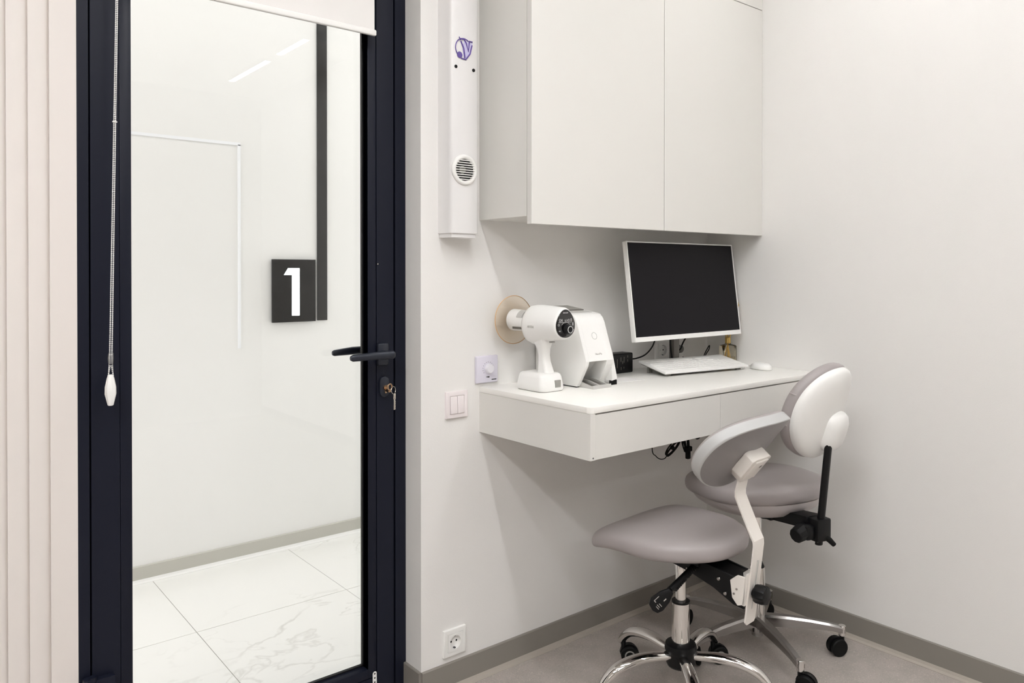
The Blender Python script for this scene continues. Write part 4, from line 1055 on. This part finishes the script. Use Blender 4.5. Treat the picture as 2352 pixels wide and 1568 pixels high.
def seatB(a):
    c_, s_ = math.cos(a), math.sin(a)
    w, d, p = 0.218, 0.208, 2.3
    r_ = (abs(c_ / w) ** p + abs(s_ / d) ** p) ** (-1.0 / p)
    return r_ * c_, r_ * s_ + 0.012
def dropB(x, y, t):
    return -0.014 * max(0, y / 0.19) ** 2 + 0.012 * max(0, -y / 0.19) ** 2
sub(cushion(seatB, 0.508, 0.566, 0.03, dome=0.008, drop=dropB, n=96).build('seat', 'vinyl', B, angle=180), lv=1)
pn = MB().loft([[V(x * s_, y * s_ + 0.01 * 0, z_) for x, y in [seatB(2 * PI * k / 72) for k in range(72)]] for s_, z_ in ((0.30, 0.462), (0.55, 0.464), (0.74, 0.473), (0.86, 0.490), (0.92, 0.508), (0.93, 0.520))])
pn.build('seat_shell', 'vinyl_l', B, angle=70)
mb = MB(); mb.rbox(-0.04, -0.10, 0.448, 0.04, 0.06, 0.468, 0.004, 2)
mb.prism([(0.0, 0.468), (-0.16, 0.492), (-0.235, 0.500), (-0.240, 0.462), (-0.20, 0.460), (-0.10, 0.450), (-0.05, 0.440), (0.0, 0.450)], 'x', -0.030, 0.030, 0.002, 2)
mb.build('tilt_mechanism', 'black', B, angle=40)
_before = set(bpy.data.objects)
clampm = MB(); clampm.rbox(-0.030, -0.272, 0.425, 0.026, -0.228, 0.492, 0.006, 2)
clampm.rbox(-0.060, -0.262, 0.430, -0.020, -0.214, 0.474, 0.010, 2)
clampm.build('bar_clamp', 'black', B)
kk = MB(); kk.cyl((-0.050, -0.235, 0.452), (-0.084, -0.240, 0.444), 0.026, 0.022, n=10, bevel=0.003); kk.build('clamp_knob', 'black', B, angle=30)
MB().tube([(0.006, -0.262, 0.440), (0.018, -0.272, 0.428), (0.030, -0.278, 0.414)], [0.009, 0.0085, 0.007], 12).build('clamp_lever', 'rubber', B)
for o_ in set(bpy.data.objects) - _before: o_.data.transform(Matrix.Translation((0.006, 0, 0.006)))
barB0 = V(0.004, -0.250, 0.418); barB1 = V(0.012, -0.282, 0.755)
MB().tube([barB0, V(0.004, -0.252, 0.44), V(0.007, -0.268, 0.60), barB1], 0.0125, 20, flat=(1.0, 0.75)).build('back_bar', 'black', B)
def backB():
    cB = V(0.022, -0.268, 0.806); rho = math.radians(17); psi = math.radians(17)
    lat = V(math.cos(psi), math.sin(psi), 0); fh = V(-math.sin(psi), math.cos(psi), 0)
    upv = fh * -math.sin(rho) + V(0, 0, math.cos(rho)); fv = fh * math.cos(rho) + V(0, 0, math.sin(rho))
    def P(u, v, w, kap=1.6): return cB + lat * u + upv * v + fv * (w + kap * u * u)
    def ring_(s_, w, n=84, a_=0.142, b_=0.143, tap=0.10):
        out = []
        for k in range(n):
            a = 2 * PI * k / n; c_, s2 = math.cos(a), math.sin(a); p_ = 2.15
            r_ = (abs(c_ / a_) ** p_ + abs(s2 / b_) ** p_) ** (-1.0 / p_)
            u = r_ * c_ * s_ * (1 + tap * 0 * s2); v = r_ * s2 * s_
            out.append(P(u, v, w))
        return out
    sh = MB().loft([ring_(0.02, -0.020), ring_(0.4, -0.0195), ring_(0.75, -0.017), ring_(0.92, -0.012), ring_(0.98, -0.004), ring_(1.0, 0.008), ring_(0.98, 0.012), ring_(0.5, 0.012), ring_(0.02, 0.012)])
    bk = MB().loft([ring_(0.98, 0.010), ring_(1.01, 0.012), ring_(1.03, 0.018), ring_(1.035, 0.026), ring_(1.02, 0.038), ring_(0.95, 0.046), ring_(0.7, 0.050), ring_(0.3, 0.052), ring_(0.02, 0.052)]).build('backrest', 'vinyl', B, angle=70)
    sh.build('back_shell', 'white', bk, angle=60)
    sm = MB()
    for vv in (-0.040, 0.055):
        u0 = -0.142 * math.sqrt(1 - (vv / 0.143) ** 2) * 1.05
        sm.tube([P(u0 + 0.010, vv, 0.010), P(u0 - 0.004, vv, 0.022), P(u0 - 0.0035, vv, 0.034)], 0.0014, 6)
    sm.build('seam', 'vinyl_l', bk)
    # bulged bar housing low on the shell
    q = MB(); rings = []
    for (w_, s_) in ((-0.010, 1.0), (-0.026, 1.0), (-0.038, 0.90), (-0.046, 0.70), (-0.050, 0.40)):
        rg_ = []
        for k in range(40):
            a = 2 * PI * k / 40; c_, s2 = math.cos(a), math.sin(a)
            r_ = (abs(c_ / 0.054) ** 3 + abs(s2 / 0.062) ** 3) ** (-1 / 3.0)
            rg_.append(P(0.022 + r_ * c_ * s_, -0.050 + r_ * s2 * s_, w_, 0.6))
        rings.append(rg_)
    q.loft(rings); q.build('bar_housing', 'white', bk, angle=60)
backB()
